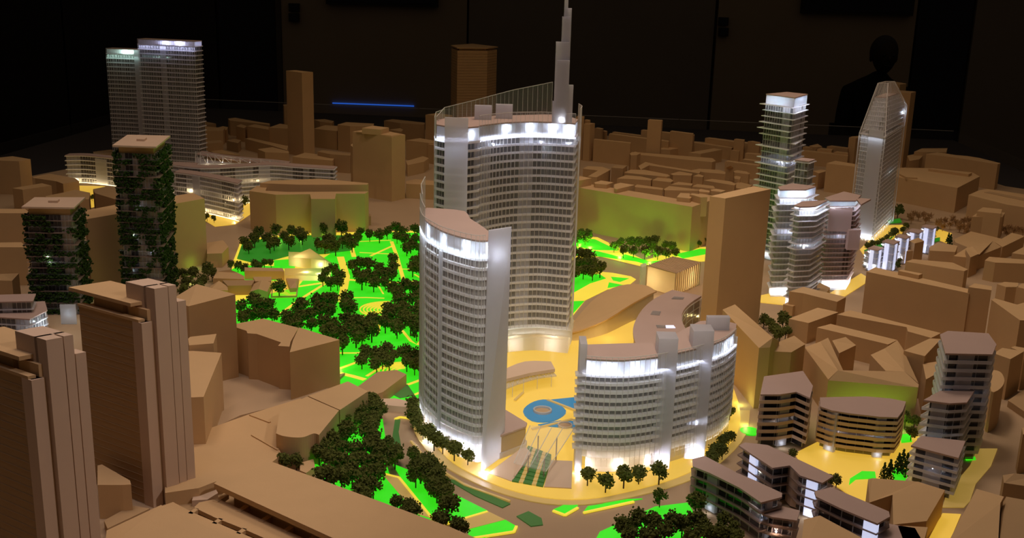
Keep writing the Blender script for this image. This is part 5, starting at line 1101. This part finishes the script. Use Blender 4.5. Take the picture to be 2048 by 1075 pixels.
apartments('narrow balcony tower standing before the hexagonal-roofed tower', [(1847, 799), (1880, 781), (1950, 779), (1934, 804), (1900, 806)], 40, 9, 64, cores=(((1880, 806), 7, 'frost'),), m='acr')
apartments('lower stepped balcony block in front of the narrow balcony tower', [(1822, 890), (1843, 871), (1931, 881), (1917, 915)], 24, 6, 65, cores=(((1868, 903), 8, 'frost'),), m='acr')
apartments('long diagonal apartment row with two white stair cores, farther from the dark trees', [(1478, 890), (1490, 884), (1535, 889), (1667, 951), (1645, 965), (1600, 950), (1580, 930), (1545, 935), (1500, 905)], 20, 4, 66, cores=(((1510, 907), 5, 'ledw'), ((1620, 960), 5, 'ledw')), m='bronze', over=1, par=.6)
apartments('long diagonal apartment row nearest the dark trees at the bottom edge', [(1385, 917), (1410, 911), (1475, 945), (1515, 962), (1564, 985), (1564, 993), (1522, 1004), (1480, 975), (1420, 945), (1386, 932)], 20, 4, 67, cores=(((1420, 948), 6, 'frost'), ((1545, 1000), 3, 'frost')), m='bronze', over=1, par=.6)
apartments('third diagonal apartment row running to the bottom right court', [(1629, 982), (1662, 973), (1778, 1022), (1780, 1032), (1755, 1046), (1730, 1036), (1680, 1015), (1632, 992)], 20, 4, 68, cores=(((1737, 1042), 6, 'ledw'),), m='bronze', over=1, par=.6)
t = apartments('low apartment corner with copper-lit rooms below the diagonal rows', [(1524, 1026), (1558, 1010), (1600, 1020), (1594, 1040), (1545, 1033)], 14, 3, 69, m='bronze', over=1, par=.6)
for px in ((1545, 1045), (1565, 1048), (1580, 1050), (1552, 1062)):
    q_ = at(px[0], px[1], 7); led(t, q_[0], q_[1], 7, .004, (1, .62, .42), .7)
roofed('brown roof corner of the last card house at the bottom edge', [(1608, 1038, 14), (1640, 1030, 16), (1730, 1078, 16), (1720, 1110, 14), (1600, 1110, 14)], [[0, 1, 2, 3, 4]])
block('small flat apartment roof at the bottom edge next to the third diagonal row', 12, [(1742, 1062), (1775, 1046), (1830, 1055), (1850, 1090), (1760, 1095)], m='mauve')
# stepped white offices at the foot of the plant towers
def steps():
    t = Thing('stepped_offices', 'stepped white glass offices between the ribbed tower and the shorter plant-covered tower', 'building', *at(50, 660))
    for (roof, h, n, sd) in (([(-30, 592), (72, 589), (66, 604), (-30, 606)], 26, 5, 1), ([(-30, 608), (90, 604), (95, 622), (60, 640), (-30, 634)], 18, 4, 2)):
        rp = ccw(P(roof, h)); fh = h/n
        wm = window_ring(off(rp, -1.5), .5, fh, 3, sd, .4).mesh('window_band', ['win', 'frost', 'line'], t.org); s_ = MB().prism(rp, 0, .5).mesh('floor_slab', 'acr', t.org)
        for k in range(n): t.inst('window_band', wm, k*fh, t.o); t.inst('floor_slab', s_, k*fh+.1, t.o)
        t.part('roof', MB().prism(rp, h, h+.8), 'mauve')
        led(t, cen(rp)[0]+20, cen(rp)[1]-6, h*.7, .015, (.8, .92, 1), .4, False)
    q_ = P([(120, 620), (151, 620)], 10); t.part('lit_panel', MB().prism([q_[0], q_[1], (q_[1][0], q_[1][1]+1), (q_[0][0], q_[0][1]+1)], 0, 14), 'acr'); led(t, (q_[0][0]+q_[1][0])/2, q_[0][1]+5, 7, .002, (.8, .95, 1), .3, False)
steps()
# ================================================================= TREES
def crown_mesh(seed, n=260, R=5.6, tall=1.0, m='leaf'):
    rr = random.Random(seed); st = random.getstate(); random.seed(seed); mb = MB()
    lobes = [(rr.uniform(-1, 1)*R*.45, rr.uniform(-1, 1)*R*.45, 7.6+rr.uniform(-.8, 1)*R*.42*tall, R*rr.uniform(.42, .62)) for _ in range(7)]
    for k in range(n):
        lx, ly, lz, lr = lobes[k % 7]; d = Vector((rr.gauss(0, 1), rr.gauss(0, 1), rr.gauss(0, 1))).normalized()*lr*rr.uniform(.55, 1.05)
        mb.clump((lx+d.x, ly+d.y, lz+d.z), rr.uniform(.38, .85))
    for lx, ly, lz, lr in lobes: mb.clump((lx, ly, lz), lr*.8)
    random.setstate(st); return mb.mesh('crown', m)
def trunk_mesh(seed, m='bark'):
    rr = random.Random(seed); mb = MB(); mb.bar((0, 0, 0), (0, 0, 7), .55)
    for k in range(4):
        a = rr.uniform(0, 6.3); mb.bar((0, 0, 4+k*.5), (2.4*math.cos(a), 2.4*math.sin(a), 7.5), .3)
    return mb.mesh('trunk', m)
def dry_mesh(seed):
    rr = random.Random(seed); mb = MB()
    for k in range(90):
        a = rr.uniform(0, 6.3); e = rr.uniform(.2, 1.4); L = rr.uniform(3, 6); p = Vector((rr.uniform(-2, 2), rr.uniform(-2, 2), rr.uniform(2.5, 7)))
        mb.bar(p, p+Vector((math.cos(a)*math.cos(e), math.sin(a)*math.cos(e), math.sin(e)))*L*.5, .28)
    return mb.mesh('crown', 'dry')
def cone_mesh(seed):
    rr = random.Random(seed); mb = MB(); random.seed(seed)
    for k in range(150):
        z = rr.uniform(1.5, 13); r = (13.5-z)*.28*math.sqrt(rr.random()); a = rr.uniform(0, 6.3); mb.clump((r*math.cos(a), r*math.sin(a), z), rr.uniform(.45, .85))
    return mb.mesh('crown', 'leafg')
kinds = {'leaf': [(crown_mesh(100+i, tall=.8+.15*(i % 4)), trunk_mesh(i)) for i in range(7)], 'dry': [(dry_mesh(i), trunk_mesh(40+i, 'dry')) for i in range(3)], 'cone': [(cone_mesh(i+5), trunk_mesh(60+i)) for i in range(2)]}
tn = [0]
def tree(px, py, ht, label, group, kind='leaf', cat='tree'):
    s = ht/12.0; x, y = at(px, py, 7.6*s); k = tn[0]; tn[0] += 1
    cm, tm = kinds[kind][k*5 % len(kinds[kind])]
    o = bpy.data.objects.new('tree', None); C.objects.link(o); o.location = (x*S, y*S, .9*S); rz = (k*2.39) % 6.283
    o.rotation_euler = (0, 0, rz); o.scale = (s, s, s); o['label'] = label; o['category'] = cat; o['group'] = group
    link('crown', cm, o); link('trunk', tm, o)
def grove(pts, ht, label, group, sc_=(1, 0, 0), kind='leaf'):
    od = 'first second third fourth fifth sixth seventh eighth ninth tenth eleventh twelfth thirteenth fourteenth fifteenth sixteenth seventeenth eighteenth nineteenth twentieth'.split()
    if 'ORD' not in label and len(pts) > 1: label = label+', ORD from the left'
    if len(label.split()) > 16: label = label.replace('dark ', '', 1)
    for a_, b_ in (('of the dense grove', 'of the grove'), ('in the row ', 'in row '), (' large ', ' '), ('in front of', 'before'), ('the far side of ', ''), (', ORD from the left', ', ORD from left')):
        if len(label.split()) > 16: label = label.replace(a_, b_, 1)
    rk = {p_: od[min(k_, 19)] for k_, p_ in enumerate(sorted(pts))}
    for i, (a, b) in enumerate(pts): tree(a/sc_[0]+sc_[1], b/sc_[0]+sc_[2], ht*(.9+.2*((i*7) % 5)/4), label.replace('ORD', rk[(a, b)]), group, kind)
z = (2.56, 380, 380)
grove([(300, 290), (330, 255), (350, 222), (395, 245), (440, 205), (480, 235), (520, 205), (560, 220), (410, 285), (505, 265), (280, 265), (575, 240), (430, 265)], 13, 'dark tree on the dim green lawn left of the cream lit park hall', 'trees on the dim lawn', z)
grove([(700, 170), (740, 160), (775, 195), (690, 195)], 15, 'ORD tall tree from the left rising against the notched card block', 'tall trees by the notched block', z)
grove([(650, 275), (690, 285), (730, 262), (780, 262), (830, 275), (860, 250), (700, 255), (745, 290), (810, 250)], 13, 'dark tree right behind the cream lit park hall', 'trees behind the park hall', z)
grove([(870, 215), (920, 225), (970, 228), (1010, 218), (1050, 195), (1060, 240), (1100, 250), (1150, 200), (1160, 250), (1110, 295), (1170, 300), (1090, 215), (1130, 280)], 12.5, 'dark tree along the far edge of the bright park towards the spire tower', 'trees on the far park edge', z)
grove([(1150, 365), (1180, 400), (1140, 395), (1185, 350)], 13, 'dark tree close to the left edge of the bowed tower', 'trees beside the bowed tower', z)
grove([(210, 385), (245, 390), (280, 400), (330, 378), (380, 375), (415, 372), (350, 392)], 9, 'low dark tree in the row behind the long low park house', 'trees behind the park house', z)
grove([(690, 430), (730, 408), (765, 440), (720, 475), (755, 470), (680, 455)], 12, 'dark tree beside the yellow path in front of the cream lit hall', 'trees by the yellow path', z)
grove([(830, 385), (870, 378), (920, 385), (850, 430), (900, 440), (950, 440), (940, 475), (1000, 430), (1040, 360), (1030, 440), (970, 400), (1040, 400), (880, 460), (1000, 470)], 13, 'dark tree of the grove at the heart of the bright park', 'central park grove', z)
tree(558, 573, 14, 'single tree standing in front of the walled yellow yard', 'yard tree')
grove([(260, 600), (310, 640), (350, 590), (400, 590), (420, 635), (370, 640), (275, 650), (330, 570)], 13, 'dark tree behind the peaked card block below the green-lit gable house', 'trees below the gable house', z)
grove([(580, 590), (640, 570), (700, 565), (740, 560), (600, 640), (560, 650), (500, 665), (660, 620), (720, 620), (560, 600), (620, 690), (690, 670), (540, 690)], 14, 'dark tree of the dense grove behind the large many-sided card block', 'dense grove, upper part', z)
grove([(790, 590), (800, 555), (815, 605), (850, 675), (800, 660), (740, 690), (900, 690), (930, 715), (790, 740), (850, 745), (880, 735), (750, 740), (700, 720), (820, 700), (940, 680), (780, 790)], 14, 'dark tree of the dense grove next to the curved lawn terraces', 'dense grove, lower part', z)
grove([(1040, 500), (1100, 490), (1150, 500), (1065, 525), (1080, 560), (1140, 560), (1012, 645), (1030, 620), (1090, 610), (1160, 620), (1000, 680), (1060, 700), (1130, 680), (1160, 715), (1180, 660), (1185, 540), (1100, 650), (1185, 590)], 14.5, 'dark tree of the tall grove between the lawn terraces and the bowed tower', 'east park grove', z)
grove([(880, 870), (900, 840), (950, 850), (955, 890), (1005, 820), (1040, 850), (1020, 875), (1100, 830), (1110, 880), (1160, 850), (1150, 900), (1180, 880), (985, 860)], 12, 'dark tree by the lower terraces above the dark ramp roof', 'trees above the ramp roof', z)
z = (2.687, 1100, 150)
grove([(130, 860), (170, 850), (205, 860), (150, 880), (190, 875)], 11, 'dark tree behind the spire tower at the foot of the green-lit wall', 'trees at the green-lit wall', z)
grove([(345, 920), (385, 900), (430, 895), (450, 945), (480, 905), (520, 895), (550, 920), (580, 950), (620, 915), (660, 920), (675, 955), (395, 945), (510, 950), (625, 960), (560, 890)], 11.5, 'dark tree in the long row before the green-lit wall', 'row before the green-lit wall', z)
grove([(800, 905), (825, 885)], 8, 'ORD small tree from the left at the corner of the green-lit building', 'corner trees', z)
grove([(130, 950), (170, 965), (210, 975), (145, 1010), (200, 1015), (240, 1010), (180, 1050), (130, 1060), (230, 1060), (270, 1040)], 13, 'dark tree right beside the spire tower above the lens-shaped pavilion', 'trees by the lens pavilion', z)
z = (2.59, 820, 660)
grove([(20, 380), (45, 410), (15, 440), (40, 470)], 12, 'ORD tree from the left at the road bend by the bowed tower', 'road bend trees', z)
grove([(68, 520), (95, 535), (125, 565), (170, 590), (230, 620), (300, 650)], 10.5, 'ORD street tree from the left in the row along the bowed tower foot', 'street trees of the bowed tower', z)
grove([(20, 650), (90, 680), (55, 720), (130, 720), (110, 780), (165, 800), (195, 850), (195, 900), (140, 830), (30, 745), (80, 760), (150, 750)], 12, 'dark tree on the long green lawn wedge below the street trees', 'trees on the lawn wedge', z)
grove([(0, 915), (140, 975), (250, 1005), (-20, 940), (170, 990), (270, 1025)], 9, 'dark bushy tree peeping over the long platform roof', 'trees over the platform roof', z)
z = (2.867, 380, 700)
grove([(770, 460), (760, 560), (810, 510), (740, 590), (800, 610)], 12.5, 'ORD tree from the left beside the drum-ended hall on the lit lawn', 'trees by the drum-ended hall', z)
grove([(890, 410), (920, 370), (960, 340), (1040, 290), (1070, 330), (980, 400), (1050, 400), (900, 480), (1000, 470), (1060, 500), (1090, 350), (1030, 440)], 12.5, 'dark tree of the grove under the flat card wing and ramp roof', 'upper lawn grove', z)
grove([(870, 560), (950, 570), (1040, 560), (840, 650), (900, 650), (1000, 640), (1080, 640), (930, 710), (1020, 710), (870, 735), (1050, 790), (970, 790), (780, 720), (950, 640), (1060, 700), (1000, 840), (1090, 600)], 12.5, 'dark tree of the grove on the bright lawn above the platform roof', 'lower lawn grove', z)
grove([(1130, 545), (1190, 580), (1175, 610)], 11, 'dark tree beside the grey road curve', 'trees by the road curve', z)
grove([(1240, 890), (1190, 870), (1280, 920)], 9, 'round dark tree on the platform roof edge by the crossing path', 'trees at the crossing path', z)
grove([(575, 610), (610, 640), (545, 640)], 9, 'dark tree in the gap below the drum end', 'trees below the drum end', z)
z = (2.337, 1120, 540)
grove([(130, 960), (215, 985), (300, 960), (370, 950), (465, 945)], 11, 'ORD street tree from the left in the row before the curved white block', 'street trees of the curved block', z)
tree(1320, 995, 9, 'tree on the far side of the road before the curved white block', 'roadside tree')
grove([(700, 865), (730, 840), (770, 800), (790, 780), (715, 880), (760, 850)], 9, 'green tree beside the right foot of the curved white block', 'trees at the curved block foot', z)
tree(1460, 826, 8, 'little tree tucked behind the right end of the curved white block', 'tucked tree')
grove([(1248, 1050), (1275, 1040), (1303, 1045), (1262, 1070), (1300, 1072), (1330, 1065), (1345, 1045)], 12, 'dark tree on the bottom lawn in front of the road', 'bottom lawn trees')
grove([(1365, 1050), (1392, 1005), (1395, 1040), (1410, 1060), (1385, 1075), (1420, 1072)], 12, 'dark tree by the corner of the nearest diagonal apartment row', 'trees by the diagonal row')
grove([(1450, 1045), (1462, 1065), (1440, 1070), (1475, 1078)], 11, 'dark tree in front of the nearest diagonal apartment row', 'trees before the diagonal row')
z = (2.087, 1380, 560)
grove([(330, 180), (355, 205), (390, 165), (415, 180), (375, 225), (310, 165), (400, 215)], 11, 'dark tree in the yard behind the long gabled house', 'trees behind the gabled house', z)
grove([(810, 800), (835, 790)], 10, 'pointed dark conifer in the glowing yellow court', 'court conifers', z, 'cone'); grove([(890, 745), (870, 765), (905, 770)], 10.5, 'pointed dark conifer on the green court lawn', 'court lawn conifers', z, 'cone')
grove([(938, 590), (925, 635), (900, 578)], 9, 'dark tree between the curved block and the narrow balcony tower', 'trees between the balcony blocks', z)
grove([(430, 725), (612, 838), (590, 845)], 7, 'small dark tree peeping over the diagonal apartment rows', 'trees over the rows', z)
z = (4.885, 1640, 380)
tree(1640+765/4.885, 380+195/4.885, 15, 'lone tree at the foot of the glass shard tower', 'shard tree')
grove([(840, 350), (815, 390), (720, 400), (700, 430), (740, 420), (650, 470), (610, 500), (510, 530), (560, 520), (470, 545)], 8.5, 'dark green bush between the court cubes and the yellow ground', 'court bushes', z)
grove([(640, 730), (770, 700), (755, 735), (1040, 580), (1135, 385)], 6.5, 'little dark tree in a gap between the white court cubes', 'court gap trees', z); grove([(1255, 470), (1275, 490)], 11, 'pointed tree at the end of the court cubes', 'end conifer', z, 'cone')
tree(485, 402, 16, 'slim tall tree in the gap beside the nearer curved office wing', 'slim office tree'); grove([(428, 438), (414, 434)], 8, 'small tree on the yellow ground before the curved office wing', 'office ground trees')
tree(184, 395, 7, 'tiny tree below the white grid office wing', 'grid wing tree'); grove([(365, 548), (375, 565), (385, 545), (405, 560), (415, 540), (424, 548), (370, 580), (395, 575)], 12, 'dark tree at the foot of the taller plant-covered tower', 'trees under the plant tower')
z = (4.134, 1780, 380)
grove([(160, 200), (200, 185), (240, 195), (280, 190), (330, 205), (180, 225), (300, 225)], 12, 'bare tan twig tree before the wall of the large court building', 'twig trees by the court building', z, 'dry')
grove([(420, 245), (440, 285), (400, 255), (460, 240), (520, 225), (545, 250), (500, 270), (570, 265)], 12, 'bare tan twig tree in the bend of the street', 'twig trees at the bend', z, 'dry')
grove([(610, 240), (650, 235), (620, 290), (580, 290), (655, 280), (640, 320)], 13, 'bare tan twig tree next to the set-back roof block', 'twig trees by the set-back block', z, 'dry')
grove([(950, 310), (990, 300), (1030, 310), (1070, 305), (1105, 320), (970, 340)], 12, 'bare tan twig tree below the cornice building', 'twig trees by the cornice building', z, 'dry')
